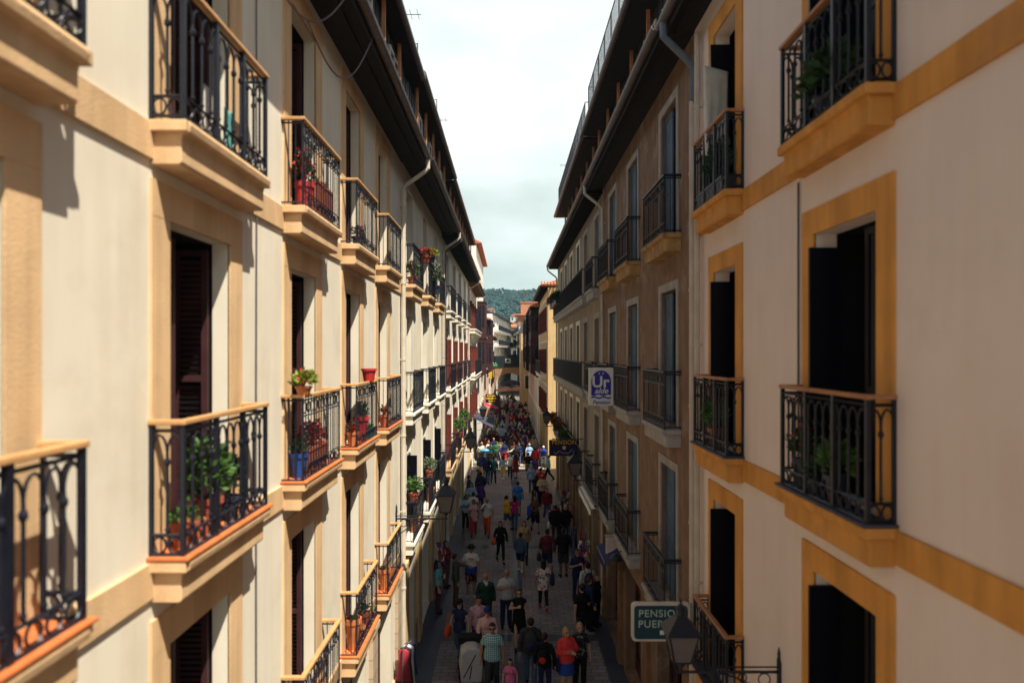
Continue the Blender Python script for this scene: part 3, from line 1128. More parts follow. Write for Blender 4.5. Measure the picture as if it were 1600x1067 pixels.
L5 = Bld(1, WL - 0.03, 57.0, 73.0, 17.6, white_st, 'tall chalk white house with red tiled roof rising above its neighbours on the left')
for d in (60.6, 65.2, 69.0, 71.6):
    for j, z in enumerate((3.5, 6.8, 10.0, 13.4)):
        L5.window(d, z + 0.03, 1.2, 2.3, 'wood', None, 0.0, maroon)
    L5.window(d, 0.12, 1.9, 2.7, 'shop', None, 0.0, reveal=0.3)
for z in (6.6, 9.75):
    L5.gallery(60.6, z, 3.6, 3.05, 0.72, darkmar)
L5.balcony(69.5, 6.8, 3.4, 0.5, cream3, iron, 'plain')
L5.balcony(69.5, 10.0, 3.4, 0.5, cream3, iron, 'plain')
L5.roof(17.65, 0.4)
L5.finish()

L6 = Bld(1, WL - 0.02, 73.0, 93.0, 12.0, pinkst, 'rose coloured house with dark glazed bays on the left, in front of the archway')
for d in (75.0, 79, 83, 87, 91):
    for z in (3.5, 6.7, 9.6):
        L6.window(d, z + 0.03, 1.3, 2.2, 'wood', cream3, 0.14, maroon)
    L6.window(d, 0.12, 2.2, 2.7, 'shop', None, 0.0, reveal=0.3)
L6.gallery(77, 6.4, 4.5, 3.0, 0.9, darkmar)
L6.gallery(77, 9.5, 4.5, 2.4, 0.9, darkmar)
L6.balcony(87, 6.7, 6.0, 0.5, pinkst, iron, 'plain')
L6.balcony(87, 9.6, 6.0, 0.5, pinkst, iron, 'plain')
L6.eave(11.95, 0.7)
L6.roof(12.03, 0.75)
L6.finish()

L7 = Bld(1, WL + 0.15, 93.0, 113.5, 10.6, cream3, 'low warm white house beside the archway on the left')
for d in (96, 100, 104, 108, 111.5):
    for z in (3.5, 6.8):
        L7.window(d, z + 0.03, 1.3, 2.3, 'maroon', white_st, 0.16, darkmar)
    L7.window(d, 0.12, 2.2, 2.7, 'shop', None, 0.0, reveal=0.3)
L7.balcony(102, 6.8, 14, 0.5, white_st, iron, 'plain')
L7.eave(10.55, 0.6)
L7.roof(10.63, 0.65)
L7.finish()

# ------------------------------------------------------------------ right side of the street
R1 = Bld(-1, WR, -3.0, 11.3, ES_R + 0.2, creamR, 'shell coloured house with amber trim and dark navy doors, nearest on the shaded right side')
cr1 = (-0.8, 2.75, 6.28, 9.72)
for i, d in enumerate(cr1):
    for j, z in enumerate(ZR):
        R1.window(d, z + 0.03, 1.18 if i < 3 else 0.98, 2.56, 'leaf', ochreR, 0.26)
        R1.balcony(d, z, 1.78 if i < 3 else 1.62, 0.27, ochreR, handR, 'arch', slatefloor if j < 2 else None)
for z in ZR:
    R1.band(z - 0.02, 0.27, ochreR, [(d, 1.66 if i < 3 else 1.5) for i, d in enumerate(cr1)])
for d in (-0.6, 2.6, 6.0, 9.3):
    R1.window(d, 0.12, 1.9, 2.8, 'shop', None, 0.0, reveal=0.3)
R1.plinth(0.9, darkstone)
R1.eave(ES_R, 0.50, rafters=False)
R1.roof(ES_R + 0.08, 0.52, 1.5)
R1.pipe(11.05, ES_R, 0.58, pipeB, 0.06, zb=12.6)
R1.pipe(11.12, 12.6, 0.58, pipeR, 0.055, swan=False)
R1.pipe(10.85, 13.6, 0.58, pipeR, 0.045, swan=False)
cb2 = R1.mb()
cb2.tube([(0.02, R1.ly(7.22), 10.3), (0.02, R1.ly(7.22), 6.9)], 0.012, 5)
R1.put('cable', cb2, wirem)
R1.finish()

R2 = Bld(-1, WR + 0.01, 11.3, 22.2, ES_R + 0.2, brownR, 'weathered brown house with pale stone window trim and blue shutters on the right side')
cr2 = (13.2, 17.0, 20.3)
for i, d in enumerate(cr2):
    for j, z in enumerate(ZR):
        R2.window(d, z + 0.03, 1.3, 2.55, 'bluefull' if j == 0 else 'blue', greytrim, 0.16)
        R2.balcony(d, z, 2.0, 0.34, (greytrim if j != 2 else mat('stained amber stone', (0.40, 0.24, 0.10), 0.85, var=0.25, streak=0.3)), iron, 'scroll')
    R2.window(d, 0.12, 2.0, 2.75, 'shop', None, 0.0, reveal=0.3)
R2.pilasters((11.6, 15.1, 18.7, 22.0), 0.45, 3.1, mat('ochre brown timber pier', (0.20, 0.11, 0.06), 0.7, var=0.2))
R2.eave(ES_R, 0.58, rafters=False)
R2.attic(ES_R + 0.08, 15.55, 0.10, 0.66, wins=(3, 6, 9))
R2.terrace(15.75, 2.0, 10.5, 0.55, 1.25)
R2.pipe(21.95, ES_R, 0.66, pipeR, 0.05)
R2.chimney(13.0, 15.9, -0.6, 1.0)
R2.finish()

R3 = Bld(-1, WR, 22.2, 43.0, ES_R + 0.2, tanR, 'faded tan house with long iron balconies ending at the cross street on the right')
cr3 = (23.8, 27.2, 30.3, 33.5, 36.7, 39.9)
for i, d in enumerate(cr3):
    for j, z in enumerate(ZR):
        R3.window(d, z + 0.03, 1.25, 2.55, 'wood' if i % 2 else 'blue' if j == 2 else 'wood', cream3 if i > 1 else greytrim, 0.18, whitew if (i + j) % 3 == 0 else darkmar)
    R3.window(d + 0.3, 0.12, 2.1, 2.75, 'shop', None, 0.0, reveal=0.3)
for z in ZR:
    R3.balcony(34.2, z, 16.6, 0.36, greytrim, iron, 'plain')
R3.balcony(23.8, ZR[0], 2.1, 0.34, greytrim, iron, 'scroll')
R3.balcony(23.8, ZR[1], 2.1, 0.34, greytrim, iron, 'scroll')
R3.balcony(23.8, ZR[2], 2.1, 0.34, greytrim, iron, 'scroll')
R3.pilasters((22.5, 25.7, 28.9, 32.0, 35.2, 38.4, 42.3), 0.5, 3.1, mat('ochre brown timber pier', (0.33, 0.17, 0.07)))
R3.eave(ES_R, 0.58, step=0.4)
R3.attic(ES_R + 0.08, 15.45, 0.10, 0.66, y1=13.0, wins=(3, 6, 9))
R3.terrace(15.65, 0.5, 12.5, 0.55, 1.2)
R3.roof(ES_R + 0.075, 0.6, 0.25)
R3.pipe(42.7, ES_R, 0.66, pipeR)
R3.antenna(30, 15.6, 0.4, 1.3)
R3.finish()

R4 = Bld(-1, 2.86, 49.5, 62.0, 13.2, yellowR, 'yellow ochre corner house with sunlit end wall beyond the crossing on the right')
for d in (51.2, 53.6, 56.0, 58.4, 60.8):
    for j, z in enumerate((3.5, 6.8, 10.0)):
        R4.window(d, z + 0.03, 1.1, 2.4, 'maroon', cream3, 0.16, maroon)
    R4.window(d, 0.12, 1.7, 2.8, 'shop', None, 0.0, reveal=0.3)
R4.balcony(56.4, 6.8, 8.6, 0.5, cream3, iron, 'plain')
R4.eave(13.2, 0.55, ends=0.35)
R4.roof(13.29, 0.6, 1.4)
e4 = R4.mb()
for k in range(12):
    e4.tube([(0.45 - k * 0.24, -0.42, 13.33), (0.45 - k * 0.24, 0.3, 13.62)], 0.085, 6)
R4.put('gable_tiles', e4, roofm)
R4.finish()

R5 = Bld(-1, 2.80, 62.0, 96.0, 12.6, cream3, 'cream house covered in dark glazed bays on the right before the archway')
for d in (64, 68, 72, 76, 80, 84, 88, 92):
    for z in (3.5, 6.8, 9.9):
        R5.window(d, z + 0.03, 1.4, 2.3, 'wood', None, 0.0, darkmar)
    R5.window(d, 0.12, 2.2, 2.8, 'shop', None, 0.0, reveal=0.3)
for z in (6.5, 9.6):
    R5.gallery(66.5, z, 6, 2.9, 0.75, darkmar)
    R5.gallery(78, z, 6, 2.9, 0.9, navyw)
    R5.gallery(89, z, 6, 2.9, 0.9, darkmar)
R5.eave(12.55, 0.8)
R5.roof(12.63, 0.85)
R5.finish()

R6 = Bld(-1, 1.75, 98.0, 113.0, 13.0, yellowR, 'narrow yellow house jutting into the street under a corbelled tower eave on the right')
for d in (101, 105, 109):
    for z in (3.5, 6.8, 9.9):
        R6.window(d, z + 0.03, 1.2, 2.2, 'wood', cream3, 0.14, darkmar)
for yy_, z_, h_ in ((-0.95, 9.6, 2.0), (-0.95, 6.3, 2.0), (-0.95, 3.2, 1.9)):
    wq = R6.mb()
    wq.box(yy_ - 0.42, yy_ - 0.34, -0.05, 0.01, z_, z_ + h_)
    wq.box(yy_ + 0.34, yy_ + 0.42, -0.05, 0.01, z_, z_ + h_)
    wq.box(yy_ - 0.42, yy_ + 0.42, -0.06, 0.01, z_ + h_, z_ + h_ + 0.1)
    wq.box(yy_ - 0.48, yy_ + 0.48, -0.10, 0.01, z_ - 0.1, z_)
    wo = R6.put('window', wq, cream3)
    wq = R6.mb()
    wq.box(yy_ - 0.34, yy_ + 0.34, -0.02, -0.004, z_, z_ + h_)
    R6.put('pane', wq, glass, parent=wo)
cb = R6.mb()
cb.box(-2.6, 0.25, -0.25, 3.4, 13.0, 13.35)
cb.box(-2.8, 0.5, -0.5, 3.7, 13.35, 13.75)
cb.box(-3.0, 0.85, -0.85, 4.1, 13.75, 13.95)
R6.put('cornice', cb, mat('red brown cornice', (0.40, 0.19, 0.11), 0.8, var=0.15), bev=0.02)
tw = R6.mb()
tw.box(-2.3, 0.0, 0.2, 3.0, 13.95, 15.6)
tw.box(-2.4, 0.1, 0.1, 3.1, 15.6, 15.75)
R6.put('turret', tw, mat('red brown cornice', (0.40, 0.19, 0.11)))
pl = R6.mb()
pl.tube([(-0.9, 1.5, 15.7), (-0.9, 1.5, 17.6)], 0.06, 6)
R6.put('finial', pl, gutterm)
R6.finish()
fl = MB()
fl.box(-1.55, 0.95, 0, 0.03, 0, 0.95)
bn = tag(obj('banner', fl.mesh('banner', mat('pale blue banner cloth', (0.62, 0.68, 0.76), 0.8, second=(0.06, 0.13, 0.38), sscale=1.7, sthr=0.56)), None, (2.9, 92.0, 11.0)),
         'white and blue banner hung from the bay near the archway', 'banner')

# ------------------------------------------------------------------ archway at the end of the street
ar = empty('archway', (0, 114, 0))
tag(ar, 'stone archway bridging the far end of the street under a dark parapet', 'archway')
b = MB()
x0, x1, ax, az, sp = -3.2, 3.0, 0.1, 3.2, 2.25
top = 6.1
N = 14
arc = [(ax - sp, 0)] + [(ax + sp * math.cos(PI - PI * k / N), az + 1.75 * math.sin(PI * k / N)) for k in range(N + 1)] + [(ax + sp, 0)]
poly_l = [(x0, 0)] + arc[:N // 2 + 2] + [(ax, top), (x0, top)]
poly_r = arc[N // 2 + 1:] + [(x1, 0), (x1, top), (ax, top)]
b.prism(poly_l, 0, 3.0)
b.prism(poly_r, 0, 3.0)
obj('arch_wall', b.mesh('arch_wall', mat('warm brown stone', (0.34, 0.20, 0.12), 0.85, var=0.2, vscale=2, bump=0.3)), ar)
b = MB()
b.box(x0, x1, -0.12, -0.002, top - 0.15, top + 0.05)
b.box(x0, x1, -0.06, 0.06, top + 0.052, top + 1.75)
obj('parapet', b.mesh('parapet', mat('dark green black panel', (0.012, 0.018, 0.022), 0.5)), ar)
b = MB()
b.box(-0.6, 0.3, -0.10, -0.062, top + 0.55, top + 1.3)
cre = obj('plaque', b.mesh('plaque', whitew), ar)
b = MB()
b.ell((-0.15, -0.11, top + 0.92), (0.28, 0.03, 0.22), 10, 6)
obj('emblem', b.mesh('emblem', navyw), cre)

# ------------------------------------------------------------------ beyond the archway: sea front houses and the wooded hill
B1 = Bld(1, -3.0, 124, 172, 15.5, white_st, 'off white apartment block with long white balconies seen above the archway', rz=-0.075)
for d in (128, 134, 140, 146, 152, 158, 164):
    for z in (3.6, 6.8, 9.8, 12.6):
        B1.window(d, z, 1.8, 2.2, 'wood', None, 0.0, whitew)
for z in (6.8, 9.8, 12.6):
    B1.balcony(147, z, 40, 0.9, white_st, whitew, 'plain')
B1.roof(15.55, 0.6, 1.2, slate)
B1.finish()

B2 = Bld(1, 0.1, 186, 200, 14.8, white_st, 'narrow white house with stacked iron balconies standing side on above the archway', rz=-PI / 2 + 0.15)
for d in (187.6, 190.6, 194, 198):
    for z in (3.6, 6.8, 9.8, 12.3):
        B2.window(d, z, 1.2, 2.1, 'wood', cream3, 0.15, bluew)
        B2.balcony(d, z, 1.9, 0.5, ochreL, iron, 'plain')
B2.roof(14.85, 0.4, 1.4)
B2.finish()

B3 = Bld(-1, 3.4, 128, 176, 16.0, cream3, 'cream sea front block with dark balconies on the right above the archway', rz=0.03)
for d in (131, 136, 141, 146, 151, 156, 161, 166, 171):
    for z in (3.6, 6.8, 9.9, 12.9):
        B3.window(d, z, 1.6, 2.2, 'wood', None, 0.0, darkmar)
for z in (6.8, 9.9, 12.9):
    B3.balcony(150, z, 44, 0.9, cream3, iron, 'plain')
B3.roof(16.05, 0.5, 1.0)
B3.finish()
b = Bld(1, 2.2, 178, 190, 18.6, white_st, 'blank white block under a flat dark roof behind the sea front houses', rz=-PI / 2)
for d in (181, 185):
    b.window(d, 12.6, 1.2, 1.8, 'wood', None, 0.0)
rf = b.mb()
rf.box(-7.2, 0.3, -0.3, b.len + 0.3, 18.62, 18.95)
b.put('roof', rf, slate)
b.finish()

hillm = mat('hill earth', (0.030, 0.055, 0.035), 0.95, var=0.3, vscale=0.05)
hb = MB()
NX, NY = 60, 26


def hill_z(x, y):
    t = max(0.0, min(1.0, (y - 300) / 330))
    base = 62 * (t * t * (3 - 2 * t))
    base *= 0.80 + 0.20 * math.cos((x + 40) / 150.0) * math.exp(-abs(x) / 900)
    return base + 3.0 * math.sin(x / 31.0 + y / 47.0) * t + 2.0 * math.sin(x / 13.0 - y / 29.0) * t - 0.3


vs, fs = [], []
for j in range(NY + 1):
    for i in range(NX + 1):
        x = -420 + 840 * i / NX
        y = 300 + 460 * j / NY
        vs.append((x, y, hill_z(x, y)))
for j in range(NY):
    for i in range(NX):
        k = j * (NX + 1) + i
        fs.append((k, k + 1, k + NX + 2, k + NX + 1))
hb.add(vs, fs)
tag(obj('hill', hb.mesh('hill', hillm, smooth=True)), kind='structure')

woodm = mat('blue green woodland', (0.016, 0.046, 0.042), 0.8, var=0.45, vscale=0.05, second=(0.045, 0.085, 0.045), sscale=0.03, sthr=0.55)
fb = MB()
RF = random.Random(5)
for k in range(2600):
    y = RF.uniform(310, 640)
    near = RF.random() < 0.8
    x = RF.uniform(-0.10, 0.12) * y if near else RF.uniform(-300, 300)
    z = hill_z(x, y)
    r = RF.uniform(1.5, 3.0)
    # a crown made of several small leaf clumps
    for c in range(5):
        px, py, pz = x + RF.uniform(-1, 1) * r * 0.6, y + RF.uniform(-1, 1) * r * 0.6, z + r * RF.uniform(0.4, 1.15)
        q = r * RF.uniform(0.32, 0.6)
        m = 7
        st = len(fb.v)
        top = [(px + q * 1.0 * RF.uniform(0.7, 1.2) * math.cos(2 * PI * i / m), py + q * RF.uniform(0.7, 1.2) * math.sin(2 * PI * i / m), pz + RF.uniform(-0.3, 0.3) * q) for i in range(m)]
        up = [(px + q * 0.6 * RF.uniform(0.6, 1.2) * math.cos(2 * PI * i / m + 0.4), py + q * 0.6 * math.sin(2 * PI * i / m + 0.4), pz + q * RF.uniform(0.5, 0.8)) for i in range(m)]
        v = top + up + [(px, py, pz + q * RF.uniform(0.8, 1.05)), (px, py, pz - q)]
        f = []
        for i in range(m):
            i2 = (i + 1) % m
            f += [(i, i2, m + i2, m + i), (m + i, m + i2, 2 * m), (i2, i, 2 * m + 1)]
        fb.add(v, f)
tag(obj('woodland', fb.mesh('woodland', woodm)), 'dense blue green woodland covering the hill behind the town', 'woodland', kind='stuff')
villa_w = mat('pale villa wall', (0.50, 0.49, 0.42), 0.9)
for i, (x, y, ww, hh, lab) in enumerate(((-1.5, 420, 13, 5.5, 'long pale villa halfway up the wooded hill'),
                                         (5.0, 455, 8, 4.0, 'smaller pale villa higher on the wooded hill to the right'),
                                         (-12.0, 470, 5, 3.0, 'small white house on the upper left of the wooded hill'))):
    z = hill_z(x, y) + 1.5
    v = empty('villa', (x, y - 8, z))
    tag(v, lab, 'house')
    q = MB()
    q.box(-ww / 2, ww / 2, 0, 6, -4, hh)
    obj('wall', q.mesh('wall', villa_w), v)
    q = MB()
    q.prism([(-ww / 2 - 0.4, hh), (ww / 2 + 0.4, hh), (ww / 2 - 1.5, hh + 1.4), (-ww / 2 + 1.5, hh + 1.4)], -0.4, 6.4)
    obj('roof', q.mesh('roof', roofm), v)
    n = max(2, int(ww / 2.2))
    wme = MB()
    wme.box(-0.5, 0.5, -0.06, -0.002, 0, 1.5)
    wme = wme.mesh('window', glass)
    for k in range(n):
        obj('window', wme, v, (-ww / 2 + ww * (k + 0.5) / n, 0, hh * 0.35))

# ------------------------------------------------------------------ lanterns on wall brackets
def lantern_meshes(arm, s):
    b = MB(s)
    b.box(0.0, 0.03, -0.05, 0.05, -0.45, 0.16)
    b.tube([(0.02, 0, 0), (arm + 0.05, 0, 0)], 0.020, 6)
    b.tube([(0.02, 0, 0.07), (arm * 0.8, 0, 0.07)], 0.012, 5)
    pts = []
    for k in range(9):
        t = k / 8
        pts.append((0.03 + arm * 0.72 * t, 0, -0.42 + 0.42 * math.sin(t * PI / 2)))
    b.tube(pts, 0.013, 5)
    for cx, rr in ((arm * 0.16, 0.085), (arm * 0.38, 0.06)):
        b.tube([(cx + rr * math.cos(2 * PI * k / 12), 0, -0.02 - rr + rr * math.sin(2 * PI * k / 12)) for k in range(12)], 0.010, 5, closed=True)
    b.lathe([(0.012, 0.1), (0.03, 0.16), (0.018, 0.2), (0.025, 0.24), (0.002, 0.34)], (0.02, 0, 0.02), 8)
    br = b.mesh('bracket', iron)
    f = MB(s)
    f.lathe([(0.03, 0), (0.025, 0.08), (0.06, 0.10), (0.05, 0.14), (0.10, 0.17)], (0, 0, 0), 8)
    bb, tt, z0, z1 = 0.115, 0.205, 0.17, 0.58
    for sx in (-1, 1):
        for sy in (-1, 1):
            f.tube([(sx * bb, sy * bb, z0), (sx * tt, sy * tt, z1)], 0.014, 4)
    for q, z in ((bb, z0), (tt, z1)):
        for a, c in (((-q, -q), (q, -q)), ((q, -q), (q, q)), ((q, q), (-q, q)), ((-q, q), (-q, -q))):
            f.tube([(a[0], a[1], z), (c[0], c[1], z)], 0.014, 4)
    fr = f.mesh('lantern_frame', iron)
    g = MB(s)
    e = 0.006
    g.add([(-bb + e, -bb + e, z0), (bb - e, -bb + e, z0), (bb - e, bb - e, z0), (-bb + e, bb - e, z0), (-tt + e, -tt + e, z1), (tt - e, -tt + e, z1), (tt - e, tt - e, z1), (-tt + e, tt - e, z1)],
          [(0, 1, 5, 4), (1, 2, 6, 5), (2, 3, 7, 6), (3, 0, 4, 7), (0, 3, 2, 1), (4, 5, 6, 7)])
    gl = g.mesh('pane', lampgl)
    c = MB(s)
    q = tt + 0.045
    c.add([(-q, -q, z1 + .012), (q, -q, z1 + .012), (q, q, z1 + .012), (-q, q, z1 + .012), (-0.07, -0.07, z1 + 0.22), (0.07, -0.07, z1 + 0.22), (0.07, 0.07, z1 + 0.22), (-0.07, 0.07, z1 + 0.22)],
          [(0, 3, 2, 1), (4, 5, 6, 7), (0, 1, 5, 4), (1, 2, 6, 5), (2, 3, 7, 6), (3, 0, 4, 7)])
    c.lathe([(0.075, 0.22), (0.055, 0.24), (0.055, 0.30), (0.085, 0.32), (0.05, 0.36), (0.015, 0.40), (0.022, 0.43), (0.002, 0.47)], (0, 0, z1), 8)
    cp = c.mesh('cap', iron)
    return br, fr, gl, cp


for s, X, d, arm, z, lab in (
        (1, WL, 16.3, 1.2, 4.50, 'black street lantern on a wall bracket, largest of those on the left wall'),
        (1, WL, 26.9, 1.2, 4.55, 'black street lantern on the left wall beside the flowered iron balcony, second one along'),
        (1, WL, 40.0, 1.2, 4.55, 'black street lantern on the left wall just in front of the grey awning'),
        (-1, WR, 7.75, 1.42, 4.85, 'black street lantern hanging in front of the green guesthouse sign'),
        (-1, WR, 21.6, 1.0, 4.42, 'black street lantern just below the navy guesthouse sign'),
        (-1, WR, 35.5, 1.12, 4.62, 'black street lantern on the far right wall under the red geraniums')):
    me = cached(('lan', s, arm), lambda: lantern_meshes(arm, s))
    r = empty('wall_lantern', (X, d, z))
    if d < 10:
        r.scale = (0.8, 0.8, 0.8)
    tag(r, lab, 'street lamp', 'lanterns on wall brackets')
    obj('bracket', me[0], r)
    for nm, m in zip(('lantern_frame', 'pane', 'cap'), me[1:]):
        obj(nm, m, r, (s * arm, 0, 0.0))

# ------------------------------------------------------------------ signs
navy_sign = mat('deep navy sign paint', (0.008, 0.009, 0.055), 0.4, var=0.1)
blk_sign = mat('black brown sign paint', (0.010, 0.007, 0.012), 0.4, var=0.1)
orange_let = mat('amber lettering', (0.66, 0.33, 0.06), 0.5, var=0.05)
white_sign = mat('white sign board', (0.70, 0.70, 0.68), 0.4, var=0.05)
blue_sign = mat('royal blue sign paint', (0.03, 0.03, 0.36), 0.4, var=0.06)
teal_sign = mat('dark teal sign paint', (0.012, 0.05, 0.07), 0.4, var=0.08)
pale_let = mat('pale green lettering', (0.36, 0.48, 0.42), 0.5, var=0.05)
yellow_let = mat('yellow lettering', (0.75, 0.48, 0.03), 0.5, var=0.05)
RX = (PI / 2, 0, 0)


def sign_text(parent, txt, size, x, z, m, y=-0.045, shear=0, bold=0.0, space=1.0):
    return obj('lettering', text_mesh(txt, size, m, 0.004, shear, bold, space), parent, (x, y, z), RX)


# PENSION with a moon, navy
sg = empty('hanging_sign', (2.28, 28.0, 4.55))
tag(sg, 'navy hanging sign reading PENSION in amber letters over a small moon', 'sign')
b = MB()
b.box(-0.62, 0.62, -0.04, 0.04, -0.33, 0.33)
bevel(obj('sign_board', b.mesh('sign_board', navy_sign), sg), 0.01)
b = MB()
b.box(-0.62, 0.62, -0.045, -0.041, 0.12, 0.33)
obj('header_strip', b.mesh('header_strip', blk_sign), sg)
b = MB()
b.tube([(-0.5, 0, 0.37), (0.80, 0, 0.37)], 0.02, 6)
b.tube([(-0.45, 0, 0.33), (-0.45, 0, 0.37)], 0.01, 5)
b.tube([(0.45, 0, 0.33), (0.45, 0, 0.37)], 0.01, 5)
obj('bracket', b.mesh('bracket', iron), sg)
sign_text(sg, 'PENSION', 0.235, 0, 0.225, orange_let, -0.05, bold=0.002, space=1.08)
b = MB()
b.lathe([(0.075, -0.008), (0.075, 0.0)], (0, 0, 0), 20)
o = obj('moon', b.mesh('moon', mat('peach disc', (0.75, 0.42, 0.20), 0.5)), sg, (0.0, -0.041, 0.015), RX)
o.rotation_euler = (PI / 2, 0, 0)
b = MB()
pts = [(-0.42, -0.16), (-0.36, -0.24), (-0.28, -0.20), (-0.22, -0.12), (-0.12, -0.17), (-0.06, -0.23), (0.0, -0.18), (0.04, -0.24), (0.09, -0.18), (0.14, -0.24), (0.20, -0.20), (0.27, -0.12), (0.33, -0.04)]
b.tube([(x, -0.046, z) for x, z in pts], 0.012, 5)
obj('script_flourish', b.mesh('script_flourish', mat('lilac script paint', (0.42, 0.32, 0.50), 0.5)), sg)

# Ur alde Pension
sg = empty('hanging_sign', (2.53, 18.65, 7.55))
sg.scale = (0.93, 0.93, 0.93)
tag(sg, 'white upright sign with a blue arched panel reading Ur alde Pension', 'sign')
b = MB()
b.box(-0.36, 0.36, -0.06, 0.06, -0.56, 0.56)
bevel(obj('sign_board', b.mesh('sign_board', white_sign), sg), 0.012)
b = MB()
b.tube([(-0.3, 0, 0.60), (0.60, 0, 0.60)], 0.018, 6)
b.tube([(0.36, 0, 0.3), (0.60, 0, 0.3)], 0.018, 6)
b.tube([(-0.25, 0, 0.56), (-0.25, 0, 0.60)], 0.012, 5)
obj('bracket', b.mesh('bracket', iron), sg)
b = MB()
pan = [(-0.29, -0.24)] + [(-0.29 * math.cos(PI * k / 16), 0.16 + 0.32 * math.sin(PI * k / 16)) for k in range(17)] + [(0.29, -0.24)]
wave = [(0.29 - 0.58 * k / 16, -0.25 + 0.018 * math.sin(k / 16 * 4 * PI)) for k in range(17)]
b.prism(pan[1:-1] + wave, -0.066, -0.0605)
obj('blue_panel', b.mesh('blue_panel', blue_sign), sg)
b = MB()
for zo in (-0.33,):
    up = [(-0.29 + 0.58 * k / 16, zo + 0.035 + 0.018 * math.sin(k / 16 * 4 * PI)) for k in range(17)]
    dn = [(x, z - 0.045) for x, z in up][::-1]
    b.prism(up + dn, -0.066, -0.0605)
obj('blue_wave', b.mesh('blue_wave', blue_sign), sg)
sign_text(sg, 'Ur', 0.46, -0.02, 0.13, white_sign, -0.07, bold=0.012)
sign_text(sg, 'alde', 0.24, 0.0, -0.125, white_sign, -0.07, shear=0.35, bold=0.004)
sign_text(sg, 'Pension', 0.165, 0.0, -0.46, blue_sign, -0.066, shear=0.3, bold=0.002)
sign_text(sg, '* *', 0.16, 0.0, 0.36, white_sign, -0.07)

# PENSION PUERTO
sg = empty('hanging_sign', (2.47, 11.05, 4.12))
tag(sg, 'dark teal sign with a pale rounded border reading PENSION PUERTO, behind the right lantern', 'sign')


def rrect(w, h, r, n=6):
    p = []
    for cx, cz, a0 in ((w - r, h - r, 0), (-w + r, h - r, 90), (-w + r, -h + r, 180), (w - r, -h + r, 270)):
        for k in range(n + 1):
            a = math.radians(a0 + 90 * k / n)
            p.append((cx + r * math.cos(a), cz + r * math.sin(a)))
    return p


b = MB()
b.prism(rrect(0.475, 0.31, 0.07), -0.04, 0.04)
obj('sign_board', b.mesh('sign_board', mat('pale sign border', (0.58, 0.53, 0.46), 0.5)), sg)
b = MB()
b.prism(rrect(0.435, 0.27, 0.06), -0.046, -0.0405)
obj('sign_face', b.mesh('sign_face', teal_sign), sg)
b = MB()
for zz in (0.27, -0.02):
    b.tube([(0.475, 0, zz), (0.64, 0, zz)], 0.018, 6)
b.tube([(0.60, 0, -0.1), (0.60, 0, 0.34)], 0.016, 6)
obj('bracket', b.mesh('bracket', greytrim), sg)
sign_text(sg, 'PENSION', 0.165, 0.0, 0.14, pale_let, -0.05, bold=0.002, space=1.12)
sign_text(sg, 'PUERTO', 0.165, -0.04, -0.03, pale_let, -0.05, bold=0.002, space=1.12)
b = MB()
b.box(-0.02, 0.12, -0.050, -0.0465, -0.20, -0.13)
obj('white_tab', b.mesh('white_tab', white_sign), sg)

# white light box
sg = empty('shop_sign', (2.86, 18.3, 3.25))
tag(sg, 'blank white box sign on the right wall over the shop doors', 'sign')
b = MB()
b.box(-0.24, 0.24, -0.08, 0.08, -0.28, 0.28)
bevel(obj('sign_box', b.mesh('sign_box', mat('dusty white acrylic', (0.55, 0.45, 0.40), 0.5)), sg), 0.015)
b = MB()
b.box(-0.26, 0.26, -0.09, 0.09, 0.28, 0.31)
b.box(-0.26, 0.26, -0.09, 0.09, -0.31, -0.28)
obj('frame', b.mesh('frame', greytrim), sg)

# left far shop signs
def board(name, lab, x, y, z, w, h, face, parts, rim=None):
    r = empty(name, (x, y, z))
    tag(r, lab, 'sign')
    q = MB()
    q.box(-w / 2, w / 2, -0.06, 0.06, -h / 2, h / 2)
    bevel(obj('sign_board', q.mesh('sign_board', face), r), 0.015)
    q = MB()
    q.box(-w / 2 - 0.35, -w / 2, -0.02, 0.02, h / 4 - 0.02, h / 4 + 0.02)
    q.box(-w / 2 - 0.35, -w / 2, -0.02, 0.02, -h / 4 - 0.02, -h / 4 + 0.02)
    obj('bracket', q.mesh('bracket', iron), r)
    for x_, z_, ww, hh, m_ in parts:
        q = MB()
        n = max(2, int(ww / 0.14))
        for k in range(n):
            a = -ww / 2 + ww * (k + 0.12) / n
            q.box(x_ + a, x_ + a + ww / n * 0.72, -0.07, -0.0605, z_ - hh / 2 * (0.7 + 0.3 * (k % 2)), z_ + hh / 2 * (0.75 + 0.25 * ((k + 1) % 2)))
        obj('lettering', q.mesh('lettering', m_), r)
    return r


board('shop_sign', 'black hanging sign with three rows of yellow lettering above the crowd on the left', -1.75, 68.0, 3.85, 1.15, 0.85, blk_sign,
      [(0, 0.26, 0.9, 0.17, yellow_let), (0, 0.0, 1.0, 0.20, yellow_let), (0.05, -0.26, 0.7, 0.15, yellow_let)])
board('shop_sign', 'narrow upright yellow sign on the left wall near the archway', -2.18, 80.0, 6.05, 0.36, 1.45, mat('yellow sign board', (0.78, 0.50, 0.02), 0.5), [])
board('shop_sign', 'narrow upright black sign with yellow strip just beyond the yellow one', -2.02, 88.0, 5.7, 0.32, 1.7, blk_sign, [(0, 0.1, 0.14, 1.2, yellow_let)])
gsg = empty('pharmacy_sign', (-1.95, 92.0, 6.75))
tag(gsg, 'green hanging sign with pale lines on the left above the archway approach', 'sign')
b = MB()
b.box(-0.42, 0.42, -0.06, 0.06, -0.24, 0.24)
bevel(obj('sign_board', b.mesh('sign_board', mat('bright green sign', (0.02, 0.22, 0.08), 0.4)), gsg), 0.01)
b = MB()
b.box(-0.36, 0.36, -0.066, -0.061, -0.02, 0.02)
b.box(-0.70, -0.42, -0.02, 0.02, -0.02, 0.02)
